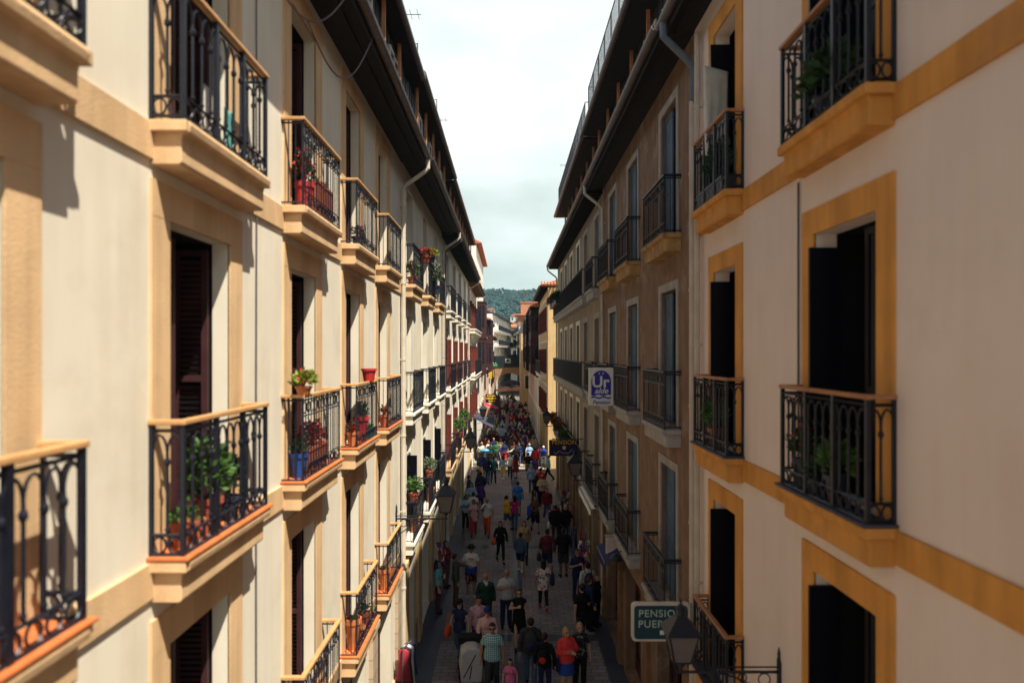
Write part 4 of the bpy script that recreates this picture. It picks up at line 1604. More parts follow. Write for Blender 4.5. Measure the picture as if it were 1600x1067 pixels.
obj('pale_line', b.mesh('pale_line', white_sign), gsg)

# ------------------------------------------------------------------ awnings and parasols
def awning(lab, s, X, d0, d1, zt, drop, out_, m, arms=True):
    r = empty('awning', (X, (d0 + d1) / 2, zt))
    tag(r, lab, 'awning')
    L_ = (d1 - d0) / 2
    q = MB(s)
    n = 8
    for k in range(n):
        y0, y1 = -L_ + 2 * L_ * k / n, -L_ + 2 * L_ * (k + 1) / n
        sag = 0.03
        q.prism([(0.02, 0), (out_ * 0.5, -drop * 0.5 - sag), (out_, -drop), (out_, -drop + 0.015), (out_ * 0.5, -drop * 0.5 - sag + 0.015), (0.02, 0.015)], y0, y1)
    for k in range(n * 2):
        y0 = -L_ + L_ * k / n
        q.prism([(out_, -drop - 0.20 - 0.03 * (k % 2)), (out_ + 0.012, -drop - 0.20 - 0.03 * (k % 2)), (out_ + 0.012, -drop), (out_, -drop)], y0 + 0.004, y0 + L_ / n - 0.004)
    obj('canvas', q.mesh('canvas', m), r)
    q = MB(s)
    q.tube([(0.05, -L_, 0.03), (0.05, L_, 0.03)], 0.05, 8)
    for y in (-L_ * 0.9, L_ * 0.9):
        q.tube([(0.0 if drop > 0.1 else -0.40, y, -drop - 0.25), (out_ * 0.95, y, -drop - 0.02)], 0.015, 5)
    q.tube([(out_, -L_, -drop + 0.0), (out_, L_, -drop + 0.0)], 0.02, 6)
    obj('awning_frame', q.mesh('awning_frame', gutterm), r)
    return r


grey_cv = mat('slate grey canvas', (0.045, 0.052, 0.08), 0.8, var=0.1)
red_cv = mat('red canvas', (0.50, 0.03, 0.05), 0.8, var=0.1)
white_cv = mat('white canvas', (0.80, 0.78, 0.74), 0.8, var=0.05)
awning('slate grey canvas awning over a shop on the left beyond the sunlit crossing', 1, WL, 52.0, 57.5, 3.45, 0.75, 1.5, grey_cv)
awning('small red awning on the left under the black and yellow sign', 1, WL + 0.02, 70, 73, 3.1, 0.5, 1.5, red_cv)
awning('narrow bright white awning along the right shop fronts', -1, WR - 0.38, 20.9, 24.4, 3.72, 0.05, 0.20, white_cv)
awning('navy blue awning on the right next to the white awning', -1, WR, 17.6, 19.2, 3.36, 0.35, 0.6, mat('navy canvas', (0.015, 0.018, 0.10), 0.8))


def parasol(lab, x, y, z, r, m, rz=0):
    o = empty('parasol', (x, y, 0.004), rz)
    tag(o, lab, 'parasol', 'terrace parasols before the archway')
    q = MB()
    n = 8
    vs = [(0, 0, z + 0.55)]
    for rr, zz in ((0.5, 0.33), (1.0, 0.0)):
        for k in range(n):
            a = 2 * PI * k / n
            vs.append((r * rr * math.cos(a), r * rr * math.sin(a), z + zz))
    for k in range(n):
        a = 2 * PI * k / n
        vs.append((r * math.cos(a), r * math.sin(a), z - 0.18))
    fs = []
    for k in range(n):
        k2 = (k + 1) % n
        fs += [(0, 1 + k, 1 + k2), (1 + k, 1 + n + k, 1 + n + k2, 1 + k2), (1 + n + k, 1 + 2 * n + k, 1 + 2 * n + k2, 1 + n + k2)]
    q.add(vs, fs)
    obj('canopy', q.mesh('canopy', m), o)
    q = MB()
    q.tube([(0, 0, 0.05), (0, 0, z + 0.62)], 0.025, 6)
    q.lathe([(0.3, 0), (0.3, 0.06), (0.04, 0.1)], (0, 0, 0), 10)
    for k in range(n):
        a = 2 * PI * k / n
        q.tube([(0, 0, z + 0.50), (r * math.cos(a) * 0.98, r * math.sin(a) * 0.98, z - 0.01)], 0.008, 4)
    obj('pole', q.mesh('pole', iron), o)


salmon = mat('salmon canvas', (0.72, 0.36, 0.24), 0.8, var=0.06)
parasol('salmon parasol on the left of the pair before the archway', -0.55, 103.5, 2.75, 1.5, salmon, 0.2)
parasol('salmon parasol on the right of the pair before the archway', 1.75 - 0.35, 104.5, 2.75, 1.4, salmon, 0.5)
parasol('dark grey parasol raised behind the salmon pair', 0.5, 108.5, 3.5, 1.9, grey_cv, 0.1)

# ------------------------------------------------------------------ plants on the balconies
RP = random.Random(3)


def foliage(rad, n, size, seed, m, droop=0.0):
    rr = random.Random(seed)
    q = MB()
    n, size = int(n * 1.5), size * 0.78
    for i in range(n):
        th, ph = rr.uniform(0, 2 * PI), math.acos(rr.uniform(-0.6, 1))
        k = rr.uniform(0.35, 1.0)
        c = Vector((rad[0] * k * math.sin(ph) * math.cos(th), rad[1] * k * math.sin(ph) * math.sin(th), rad[2] * (0.55 + 0.6 * k * math.cos(ph))))
        c.z -= droop * (c.x ** 2 + c.y ** 2) / max(rad[0], rad[1]) ** 2
        d = Vector((c.x / rad[0] + rr.uniform(-.5, .5), c.y / rad[1] + rr.uniform(-.5, .5), rr.uniform(-0.2, 0.9))).normalized()
        sd = d.cross(Vector((rr.uniform(-1, 1), rr.uniform(-1, 1), rr.uniform(-1, 1)))).normalized()
        up = d.cross(sd)
        l = size * rr.uniform(0.6, 1.3)
        q.add([tuple(c), tuple(c + d * l * 0.5 + sd * l * 0.28 + up * l * 0.06), tuple(c + d * l), tuple(c + d * l * 0.5 - sd * l * 0.28 + up * l * 0.06)], [(0, 1, 2), (0, 2, 3)])
    for k in range(7):
        a = rr.uniform(0, 2 * PI)
        q.tube([(0, 0, 0), (rad[0] * .4 * math.cos(a), rad[1] * .4 * math.sin(a), rad[2] * rr.uniform(.5, 1))], 0.006, 4, cap=False)
    return q.mesh('foliage', m, recalc=False)


def plant(lab, loc, r=0.15, ph=0.24, pm=potr, rad=(0.25, 0.25, 0.3), n=220, size=0.09, lm=leafm, fl=None, nfl=40, box=0.0, group='plant pots on the balconies', name='potted_plant', droop=0.0):
    o = empty(name, loc)
    tag(o, lab, 'plant', group)
    q = MB()
    if box:
        q.box(-r, r, -box / 2, box / 2, 0, ph)
        q.box(-r - 0.01, r + 0.01, -box / 2 - 0.01, box / 2 + 0.01, ph, ph + 0.03)
    else:
        q.lathe([(r * 0.7, 0), (r * 0.95, ph * 0.82), (r * 1.08, ph * 0.83), (r * 1.08, ph), (r * 0.9, ph), (r * 0.85, ph * 0.9)], (0, 0, 0), 14)
    obj('pot', q.mesh('pot', pm), o)
    if n:
        obj('foliage', foliage(rad, n, size, sum(map(ord, lab)) % 9973, lm, droop), o, (0, 0, ph * 0.85))
    if fl:
        obj('flowers', foliage((rad[0] * 1.05, rad[1] * 1.05, rad[2] * 1.1), nfl, size * 0.7, sum(map(ord, lab)) % 977 + 5, fl, droop), o, (0, 0, ph * 0.9))
    return o


XB_L = WL + 0.14       # centre of a left balcony
XB_R = WR - 0.13
tl = 0.03
plant('bushy green plant in a red clay pot on the second balcony up the left wall', (XB_L, 5.82, ZL[1] + tl), 0.12, 0.30, potr, (0.13, 0.32, 0.48), 420, 0.10, leafm)
plant('small dark green shrub beside the bushy plant on the same left balcony', (XB_L, 6.25, ZL[1] + tl), 0.10, 0.22, potd, (0.10, 0.18, 0.35), 160, 0.09, leafd)
plant('squat red clay pot of short herbs beside the bushy plant', (XB_L, 5.40, ZL[1] + tl), 0.11, 0.20, potr, (0.10, 0.14, 0.12), 80, 0.06, leafm)
plant('bare orange clay pot by the balcony doorway next to the squat red pot', (XB_L - 0.03, 5.62, ZL[1] + tl), 0.09, 0.16, poto, n=0)
plant('orange bowl of spiky succulents standing on the handrail', (WL + 0.255, 8.15, ZL[1] + 1.06), 0.10, 0.10, poto, (0.10, 0.22, 0.16), 110, 0.11, leafy, fl=petalr, nfl=20)
plant('row box of red flowering plants behind the railing under the succulents', (XB_L, 8.85, ZL[1] + tl), 0.10, 0.30, potr, (0.12, 0.36, 0.34), 200, 0.09, maroon, fl=petalr, nfl=90, box=0.8)
plant('cobalt blue glazed pot beside the red flower box', (XB_L, 8.35, ZL[1] + tl), 0.11, 0.30, mat('cobalt glaze', (0.02, 0.06, 0.25), 0.3), (0.1, 0.12, 0.2), 70, 0.08, leafd)
plant('red pot fixed on the handrail of the third left balcony', (WL + 0.255, 11.95, ZL[1] + 1.06), 0.13, 0.22, mat('bright red pot', (0.42, 0.03, 0.035), 0.6), n=0)
plant('deep red bucket pot at the middle of the third left balcony', (XB_L, 11.85, ZL[1] + tl), 0.13, 0.42, mat('bright red pot', (0.42, 0.03, 0.035), 0.6), (0.1, 0.2, 0.3), 90, 0.08, leafd)
plant('green trough of low leaves at the end of the third left balcony', (XB_L, 12.3, ZL[1] + tl), 0.09, 0.12, mat('jade trough', (0.02, 0.20, 0.13), 0.5), (0.1, 0.3, 0.1), 120, 0.07, leafm, box=0.6)
plant('small orange pot with red blooms at the near end of the third left balcony', (XB_L, 11.2, ZL[1] + tl), 0.10, 0.22, poto, (0.1, 0.14, 0.18), 70, 0.07, leafd, fl=petalr, nfl=30)
plant('little red pot at the near end of the fourth left balcony', (XB_L, 14.0, ZL[1] + tl), 0.10, 0.25, potr, (0.1, 0.12, 0.2), 60, 0.07, leafd, fl=petalr, nfl=25)
plant('tall orange pot on the lowest balcony row, left wall, nearer one', (XB_L, 11.25, ZL[0] + tl), 0.13, 0.50, poto, (0.08, 0.1, 0.1), 40, 0.06, leafd)
plant('tall orange pot on the lowest balcony row, left wall, further one', (XB_L, 14.05, ZL[0] + tl), 0.12, 0.42, poto, (0.08, 0.1, 0.12), 40, 0.06, leafd)
plant('round orange pot sitting low beside the nearer tall orange pot', (XB_L, 11.6, ZL[0] + tl), 0.12, 0.22, poto, n=0)
plant('red clay pot with dark leaves in the middle of the lowest left balcony row', (XB_L, 12.1, ZL[0] + tl), 0.11, 0.26, potr, (0.1, 0.16, 0.2), 90, 0.07, leafd)
plant('large red planter standing on the upper left balcony of the second bay', (XB_L, 8.55, ZL[2]), 0.12, 0.38, mat('bright red pot', (0.42, 0.03, 0.035), 0.6), (0.1, 0.22, 0.4), 110, 0.09, leafd, fl=petalr, nfl=90)
plant('long red planter further along the same upper left balcony', (XB_L, 9.2, ZL[2]), 0.10, 0.45, potr, (0.1, 0.3, 0.15), 60, 0.08, maroon, fl=petalr, nfl=40, box=0.7)
plant('pink flowering pot on the upper left balcony of the third bay', (XB_L, 11.6, ZL[2]), 0.10, 0.22, potd, (0.1, 0.16, 0.2), 90, 0.07, leafd, fl=petalp, nfl=30)
plant('red hanging flower basket on the first upper balcony past the cream pipe', (WL + 0.40, 18.9, ZL[2] + 0.75), 0.13, 0.16, potr, (0.2, 0.3, 0.2), 120, 0.09, leafd, fl=petalr, nfl=160)
plant('green vine pot on the first upper balcony past the cream pipe', (XB_L, 18.1, ZL[2]), 0.12, 0.25, potr, (0.15, 0.3, 0.45), 180, 0.10, leafm, fl=petalr, nfl=40)
plant('yellow green shrub topping the second upper balcony past the cream pipe', (WL + 0.28, 21.3, ZL[2] + 1.06), 0.12, 0.16, potd, (0.22, 0.4, 0.25), 260, 0.11, leafy)
plant('white flowering climber spilling down the second upper balcony past the cream pipe', (WL + 0.38, 22.0, ZL[2] + 0.1), 0.12, 0.30, potd, (0.15, 0.45, 0.7), 320, 0.10, leafd, fl=mat('white petals', (0.7, 0.7, 0.62), 0.6), nfl=140)
plant('leafy plant in a red pot hung on the lowest left railing past the cream pipe', (WL + 0.20, 18.0, ZL[0] + 0.95), 0.13, 0.24, potr, (0.22, 0.34, 0.42), 240, 0.10, leafm)
plant('grey green herb in a red pot further along the lowest left railing', (WL + 0.20, 21.5, ZL[0] + 0.95), 0.13, 0.24, potr, (0.22, 0.30, 0.40), 220, 0.09, mat('sage leaves', (0.12, 0.16, 0.09), 0.7))
plant('orange pot on the floor of the lowest left balcony past the cream pipe', (XB_L, 18.6, ZL[0]), 0.15, 0.42, poto, (0.1, 0.14, 0.2), 60, 0.07, leafd)
plant('tall orange pot near the left lantern on the lowest balcony row', (XB_L, 22.3, ZL[0]), 0.14, 0.5, poto, (0.1, 0.14, 0.2), 60, 0.07, leafd, fl=petalr, nfl=20)
plant('bright green bush on the lowest balcony of the maroon shuttered house', (WL + 0.25, 33.4, ZL[0] + 0.75), 0.15, 0.25, potr, (0.35, 0.7, 0.6), 420, 0.13, leafm)
plant('second bright green bush on the maroon shuttered house, further back', (WL + 0.25, 37.2, ZL[0] + 0.9), 0.15, 0.25, potr, (0.35, 0.6, 0.6), 360, 0.13, leafm)
# right side
plant('red blooming geranium in the near corner of the right balcony', (XB_R, 6.85, ZR[1] + tl), 0.10, 0.30, potd, (0.10, 0.22, 0.34), 160, 0.08, leafd, fl=petalr, nfl=34)
plant('green leafy plant in the middle of the right balcony with the geranium', (XB_R, 6.15, ZR[1] + tl), 0.10, 0.26, potd, (0.10, 0.26, 0.32), 240, 0.09, leafm)
plant('dark fern beside the green leafy plant on the right balcony', (XB_R, 6.5, ZR[1] + tl), 0.10, 0.14, potd, (0.10, 0.2, 0.2), 140, 0.08, leafd)
plant('broad green plant on the smaller right balcony behind the geranium', (XB_R, 9.75, ZR[1] + tl), 0.11, 0.28, potr, (0.11, 0.34, 0.40), 280, 0.12, leafm)
plant('dark trailing ivy filling the railing of the smaller upper right balcony', (XB_R, 9.75, ZR[2]), 0.10, 0.20, potd, (0.10, 0.62, 0.60), 620, 0.09, leafd, box=1.2)
plant('spreading palm like plant on the near upper right balcony', (XB_R, 6.35, ZR[2]), 0.11, 0.22, potd, (0.12, 0.42, 0.42), 220, 0.16, leafd)
ix = 0
for d, z, labp, fl in ((41.6, ZR[2], 'thick dark hedge with pink flowers at the far end of the long upper right balcony', petalp),
                       (39.6, ZR[2], 'thick dark hedge next in line on the long upper right balcony', None),
                       (37.8, ZR[2], 'low dark shrub box on the long upper right balcony', None),
                       (41.2, ZR[0], 'red geranium box at the far end of the lower right balcony', petalr),
                       (38.6, ZR[0], 'red geranium box in the middle of the lower right balcony', petalr),
                       (35.8, ZR[0], 'pinkish red geranium box at the near end of the lower right balcony', petalr),
                       (32.0, ZR[0], 'dark green ivy box hung low on the lower right balcony', None)):
    plant(labp, (WR - 0.42, d, z + 0.5), 0.13, 0.22, potd, (0.30, 0.95, 0.50) if z > 9 else (0.24, 0.9, 0.36), 460, 0.15, leafd if z > 9 else leafm, fl=fl, nfl=260 if fl else 0, box=1.6, group='flower boxes on the long right balconies', name='flower_box', droop=0.3)

# hanging cloths
def cloth(lab, loc, w_, h_, m, rz=0):
    q = MB()
    n, k = 10, 10
    vs = []
    for j in range(k + 1):
        for i in range(n + 1):
            vs.append((w_ * (i / n - .5) * (1 - 0.15 * j / k), 0.02 * math.sin(i * 1.7 + j * 0.3) * (j / k), -h_ * j / k))
    fs = [(j * (n + 1) + i, j * (n + 1) + i + 1, (j + 1) * (n + 1) + i + 1, (j + 1) * (n + 1) + i) for j in range(k) for i in range(n)]
    q.add(vs, fs)
    o = obj('cloth', q.mesh('cloth', m, smooth=True, recalc=False), None, loc, (0, 0, rz))
    md = o.modifiers.new('thickness', 'SOLIDIFY')
    md.thickness = 0.006
    return tag(o, lab, 'cloth')


cloth('white sheet hung in the upper right doorway behind the ivy railing', (WR - 0.06, 9.95, ZR[2] + 2.0), 0.5, 1.3, mat('white linen', (0.70, 0.66, 0.60), 0.9), 0.5)
cloth('white towel drying over the near upper left balcony', (WL + 0.10, 5.95, ZL[2] + 0.55), 0.35, 0.5, mat('white linen', (0.70, 0.66, 0.60), 0.9), PI / 2)
cloth('teal cloth drying beside the white towel on the upper left balcony', (WL + 0.10, 6.35, ZL[2] + 0.5), 0.22, 0.42, mat('teal linen', (0.10, 0.32, 0.30), 0.9), PI / 2)

# ------------------------------------------------------------------ street goods
def rack(lab, loc, n, cols, length=1.2, h=1.55, rz=0.0, glab=''):
    r = empty('clothes_rack', loc, rz)
    tag(r, lab, 'clothes rack')
    q = MB()
    for x in (-length / 2, length / 2):
        q.tube([(x, 0, 0.03), (x, 0, h)], 0.015, 6)
        q.tube([(x, -0.25, 0.02), (x, 0.25, 0.02)], 0.015, 6)
    q.tube([(-length / 2, 0, h), (length / 2, 0, h)], 0.015, 6)
    obj('rack_frame', q.mesh('rack_frame', gutterm), r)
    M = Matrix.Translation(loc) @ Matrix.Rotation(rz, 4, 'Z')
    for i in range(n):
        x = -length / 2 + length * (i + 0.5) / n
        q = MB()
        ln = 0.75 + 0.2 * ((i * 7) % 3) / 2
        q.lathe([(0.02, 0), (0.10, -0.05), (0.09, -0.3), (0.13, -ln), (0.11, -ln)], (0, 0, 0), 10, 0.35, 1.5)
        o = obj('garment', q.mesh('garment', cols[i % len(cols)][1], smooth=True), None, M @ Vector((x, 0, h - 0.02)), (0, 0, rz))
        tag(o, f'{cols[i % len(cols)][0]} garment hanging on {glab}', 'clothing', 'garments on ' + glab)


def stripe(name, a, bcol, sc_=14):
    m = mat(name, a, 0.85)
    t = m.node_tree
    p = t.nodes['Principled BSDF']
    tcn = t.nodes.new("ShaderNodeTexCoord")
    wv = t.nodes.new("ShaderNodeTexWave")
    wv.inputs['Scale'].default_value = sc_
    wv.bands_direction = 'Y'
    t.links.new(tcn.outputs['Object'], wv.inputs['Vector'])
    rp = t.nodes.new("ShaderNodeValToRGB")
    rp.color_ramp.interpolation = 'CONSTANT'
    rp.color_ramp.elements[0].color = (*a, 1)
    rp.color_ramp.elements[1].color = (*bcol, 1)
    rp.color_ramp.elements[1].position = 0.5
    t.links.new(wv.outputs['Fac'], rp.inputs['Fac'])
    t.links.new(rp.outputs['Color'], p.inputs['Base Color'])
    return m


rose = ('rose and cream striped', stripe('rose stripe cloth', (0.48, 0.14, 0.17), (0.45, 0.33, 0.28)))
peach = ('peach and grey striped', stripe('peach stripe cloth', (0.50, 0.26, 0.17), (0.24, 0.2, 0.22)))
indigo = ('indigo', mat('indigo cloth', (0.03, 0.04, 0.14), 0.85))
charc = ('charcoal', mat('charcoal cloth', (0.03, 0.03, 0.035), 0.85))
redc = ('crimson', mat('crimson cloth', (0.36, 0.03, 0.05), 0.85))
rack('clothes rack of striped scarves outside the shop on the right', (2.45, 30.6, 0.012), 4, [rose, peach, ('wine and cream striped', stripe('wine stripe cloth', (0.25, 0.05, 0.08), (0.45, 0.38, 0.3))), ('coral striped', stripe('coral stripe cloth', (0.55, 0.2, 0.13), (0.3, 0.1, 0.1)))], 0.9, 1.6, 0.15, 'the right striped rack')
rack('clothes rack of dark garments outside the shop on the right', (2.75, 26.8, 0.012), 4, [indigo, charc, redc, ('grey', mat('mid grey cloth', (0.2, 0.2, 0.21), 0.85))], 0.8, 1.6, 0.1, 'the right dark rack')
rack('clothes rack of red and dark clothes against the left shop wall', (-2.40, 16.0, 0.012), 4, [redc, charc, ('white', mat('white cloth', (0.62, 0.6, 0.57), 0.85)), indigo], 0.5, 1.6, 1.3, 'the left wall rack')

# postcard stand
def stand(lab, x, y, cols):
    r = empty('display_stand', (x, y, 0.012))
    tag(r, lab, 'display stand', 'revolving display stands by the shops')
    q = MB()
    q.lathe([(0.25, 0), (0.25, 0.04), (0.03, 0.07), (0.025, 1.75), (0.06, 1.78)], (0, 0, 0), 10)
    obj('pole', q.mesh('pole', gutterm), r)
    rr = random.Random(int(x * 100 + y))
    for m in cols:
        q = MB()
        for k in range(14):
            a = rr.uniform(0, 2 * PI)
            z = rr.uniform(0.5, 1.65)
            c = Vector((0.2 * math.cos(a), 0.2 * math.sin(a), z))
            t = Vector((-math.sin(a), math.cos(a), 0)) * 0.06
            nrm = Vector((math.cos(a), math.sin(a), 0)) * 0.008
            u = Vector((0, 0, 0.085))
            pts = [c - t - u, c + t - u, c + t + u, c - t + u]
            q.add([tuple(p) for p in pts] + [tuple(p + nrm) for p in pts], [(0, 1, 2, 3), (7, 6, 5, 4), (0, 4, 5, 1), (1, 5, 6, 2), (2, 6, 7, 3), (3, 7, 4, 0)])
        o = obj('card_display', q.mesh('cards', m), r)


cardw, cardb, cardr = white_sign, blue_sign, mat('crimson cloth', (0.36, 0.03, 0.05))
stand('revolving card stand with white and blue cards by the right shop', 2.72, 24.6, (cardw, cardb, cardr))
stand('revolving card stand beyond the striped scarves on the right', 2.8, 33.5, (cardr, cardw, indigo[1]))
stand('revolving card stand on the left past the crossing in front of the awning', -1.75, 54.0, (cardw, yellow_let, cardb))
stand('revolving card stand against the left wall below the lantern', -2.45, 24.0, (cardw, cardr, cardb))

# wheeled bin with a blue lid bag at the crossing
r = empty('rubbish_bin', (-1.75, 49.3, 0.012))
tag(r, 'dark rubbish container with a pale blue bag on its lid at the crossing', 'bin')
q = MB()
q.prism([(-0.38, 0.08), (0.38, 0.08), (0.45, 1.15), (-0.45, 1.15)], -0.4, 0.4)
bevel(obj('bin_body', q.mesh('bin_body', mat('dark bin plastic', (0.012, 0.014, 0.022), 0.5)), r), 0.03)
q = MB()
q.box(-0.48, 0.48, -0.44, 0.44, 1.155, 1.22)
bevel(obj('lid', q.mesh('lid', mat('dark bin plastic', (0.012, 0.014, 0.022))), r), 0.02)
for x in (-0.3, 0.3):
    q = MB()
    q.tube([(x - 0.03, 0.3, 0.08), (x + 0.03, 0.3, 0.08)], 0.08, 12)
    obj('wheel', q.mesh('wheel', iron), r)
q = MB()
RB = random.Random(2)
q.ell((0, 0, 0.12), (0.36, 0.22, 0.13), 14, 8)
q.v = [(x + RB.uniform(-.025, .025), y + RB.uniform(-.025, .025), max(0, z + RB.uniform(-.03, .03))) for x, y, z in q.v]
tag(obj('plastic_bag', q.mesh('plastic_bag', mat('pale blue plastic', (0.12, 0.36, 0.55), 0.4), smooth=True), None, (-1.75, 49.3, 1.235)), 'pale blue plastic bag lying on the rubbish container', 'bag')

# small shop lamps on the right
for d, lab in ((17.0, 'black dome shop lamp over the right shop front, further one'), (13.4, 'black dome shop lamp over the right shop front, nearer one')):
    r = empty('shop_lamp', (WR, d, 3.45))
    tag(r, lab, 'lamp', 'dome lamps over the right shops')
    q = MB(-1)
    q.tube([(0, 0, 0), (0.3, 0, 0.06), (0.42, 0, 0.0)], 0.014, 6)
    obj('arm', q.mesh('arm', iron), r)
    q = MB(-1)
    q.lathe([(0.16, -0.16), (0.15, -0.10), (0.10, -0.03), (0.03, 0.0)], (0.42, 0, 0), 14)
    obj('lamp_shade', q.mesh('lamp_shade', iron), r)

# ------------------------------------------------------------------ people
SKIN = {'l': mat('light skin', (0.50, 0.29, 0.20), 0.6, var=0.06), 'm': mat('tanned skin', (0.36, 0.19, 0.12), 0.6, var=0.06), 'd': mat('brown skin', (0.16, 0.08, 0.05), 0.6, var=0.06)}
eyem = mat('dark eyes', (0.012, 0.010, 0.010), 0.3)
lipm = mat('lips', (0.32, 0.10, 0.09), 0.5)
HAIR = {'black': mat('black hair', (0.010, 0.008, 0.008), 0.6), 'brown': mat('brown hair', (0.050, 0.026, 0.014), 0.6), 'dark brown': mat('dark brown hair', (0.024, 0.014, 0.010), 0.6),
        'blond': mat('blond hair', (0.36, 0.24, 0.11), 0.6), 'grey': mat('grey hair', (0.34, 0.33, 0.32), 0.7), 'white': mat('white hair', (0.62, 0.60, 0.57), 0.7), 'red': mat('auburn hair', (0.17, 0.05, 0.02), 0.6)}
CC = {'white': (0.66, 0.65, 0.63), 'cream': (0.62, 0.55, 0.43), 'black': (0.010, 0.010, 0.013), 'charcoal': (0.035, 0.036, 0.042), 'grey': (0.20, 0.20, 0.21), 'pale grey': (0.42, 0.43, 0.44),
      'navy': (0.018, 0.024, 0.075), 'royal blue': (0.030, 0.070, 0.34), 'bright blue': (0.03, 0.17, 0.48), 'light blue': (0.26, 0.42, 0.60), 'denim blue': (0.055, 0.095, 0.17), 'teal': (0.04, 0.20, 0.23),
      'green': (0.035, 0.13, 0.06), 'dark green': (0.016, 0.050, 0.030), 'olive': (0.085, 0.085, 0.045), 'red': (0.46, 0.025, 0.03), 'coral red': (0.72, 0.06, 0.055), 'dark red': (0.16, 0.02, 0.025),
      'orange red': (0.55, 0.085, 0.025), 'pink': (0.60, 0.14, 0.30), 'pale pink': (0.58, 0.36, 0.36), 'magenta': (0.40, 0.03, 0.17), 'purple': (0.085, 0.035, 0.19), 'maroon': (0.10, 0.020, 0.025),
      'mustard yellow': (0.55, 0.33, 0.02), 'yellow': (0.66, 0.48, 0.06), 'beige': (0.46, 0.36, 0.24), 'tan': (0.36, 0.24, 0.13), 'brown': (0.11, 0.06, 0.035), 'lilac': (0.36, 0.28, 0.42), 'turquoise': (0.12, 0.42, 0.44), 'navy blue': (0.02, 0.035, 0.12), 'slate': (0.07, 0.08, 0.10), 'deep teal': (0.02, 0.08, 0.10), 'plum': (0.12, 0.03, 0.08)}


def cloth_m(n):
    return mat(n + ' clothing', CC[n], 0.85, var=0.10, vscale=9, bump=0.5, bscale=16, spec=0.15)


def pattern_m(name, base, fn):
    if name in MATS:
        return MATS[name]
    m = mat(name, base, 0.85)
    t = m.node_tree
    p = t.nodes['Principled BSDF']
    tcn = t.nodes.new("ShaderNodeTexCoord")
    c = fn(t, tcn.outputs['Object'])
    t.links.new(c, p.inputs['Base Color'])
    return m


def ramp(t, fac, cols, const=True):
    rp = t.nodes.new("ShaderNodeValToRGB")
    rp.color_ramp.interpolation = 'CONSTANT' if const else 'LINEAR'
    e = rp.color_ramp.elements
    while len(e) < len(cols):
        e.new(0.5)
    for k, (p, c) in enumerate(cols):
        e[k].position = p
        e[k].color = (*c, 1)
    t.links.new(fac, rp.inputs['Fac'])
    return rp.outputs['Color']


def plaid(t, v):
    sp = t.nodes.new("ShaderNodeSeparateXYZ")
    t.links.new(v, sp.inputs[0])
    o = []
    for ax in ('X', 'Z'):
        a = t.nodes.new("ShaderNodeMath")
        a.operation = 'MULTIPLY'
        a.inputs[1].default_value = 22
        t.links.new(sp.outputs[ax], a.inputs[0])
        f = t.nodes.new("ShaderNodeMath")
        f.operation = 'FRACT'
        t.links.new(a.outputs[0], f.inputs[0])
        g = t.nodes.new("ShaderNodeMath")
        g.operation = 'GREATER_THAN'
        g.inputs[1].default_value = 0.74
        t.links.new(f.outputs[0], g.inputs[0])
        o.append(g.outputs[0])
    mxx = t.nodes.new("ShaderNodeMath")
    mxx.operation = 'MAXIMUM'
    t.links.new(o[0], mxx.inputs[0])
    t.links.new(o[1], mxx.inputs[1])
    return ramp(t, mxx.outputs[0], [(0, (0.05, 0.22, 0.26)), (0.5, (0.48, 0.60, 0.60))])


def blotch(cols, sc_):
    def fn(t, v):
        n = t.nodes.new("ShaderNodeTexVoronoi")
        n.inputs['Scale'].default_value = sc_
        t.links.new(v, n.inputs['Vector'])
        s = t.nodes.new("ShaderNodeSeparateColor")
        t.links.new(n.outputs['Color'], s.inputs[0])
        return ramp(t, s.outputs[0], cols)
    return fn


def special(n):
    if n == 'teal plaid':
        return pattern_m('teal plaid clothing', (0.05, 0.22, 0.26), plaid)
    if n == 'white floral':
        return pattern_m('white floral clothing', (0.6, 0.6, 0.6), blotch([(0, (0.64, 0.62, 0.60)), (0.6, (0.45, 0.10, 0.10)), (0.78, (0.08, 0.07, 0.15)), (0.9, (0.60, 0.33, 0.12))], 17))
    if n == 'orange flame':
        return pattern_m('orange flame print clothing', (0.1, 0.1, 0.1), blotch([(0, (0.02, 0.015, 0.02)), (0.62, (0.42, 0.15, 0.03)), (0.85, (0.05, 0.05, 0.2))], 13))
    if n == 'camouflage':
        return pattern_m('camouflage clothing', (0.1, 0.1, 0.1), blotch([(0, (0.05, 0.055, 0.035)), (0.4, (0.10, 0.085, 0.05)), (0.75, (0.02, 0.02, 0.018))], 15))
    if n == 'dark patterned':
        return pattern_m('dark patterned clothing', (0.1, 0.1, 0.1), blotch([(0, (0.015, 0.015, 0.02)), (0.7, (0.16, 0.15, 0.14)), (0.88, (0.02, 0.06, 0.10))], 19))
    if n == 'pink checked':
        return pattern_m('pink checked clothing', (0.5, 0.3, 0.35), blotch([(0, (0.50, 0.30, 0.38)), (0.7, (0.36, 0.18, 0.28))], 30))
    return cloth_m(n)


def remesh(mb, vox, sm=2, mats=None):
    me = mb.mesh('tmp', None)
    o = bpy.data.objects.new('tmp', me)
    TMP.objects.link(o)
    m = o.modifiers.new('r', 'REMESH')
    m.mode = 'VOXEL'
    m.voxel_size = vox
    m.use_smooth_shade = True
    if sm:
        s = o.modifiers.new('s', 'SMOOTH')
        s.factor = 0.5
        s.iterations = sm
    TVL.update()
    dg = TVL.depsgraph
    out_ = bpy.data.meshes.new_from_object(o.evaluated_get(dg), preserve_all_data_layers=False, depsgraph=dg)
    bpy.data.objects.remove(o)
    bpy.data.meshes.remove(me)
    for x in mats or []:
        out_.materials.append(x)
    out_.polygons.foreach_set('use_smooth', [True] * len(out_.polygons))
    return out_


TSC = bpy.data.scenes.new('workbench')
TMP = TSC.collection
TVL = TSC.view_layers[0]

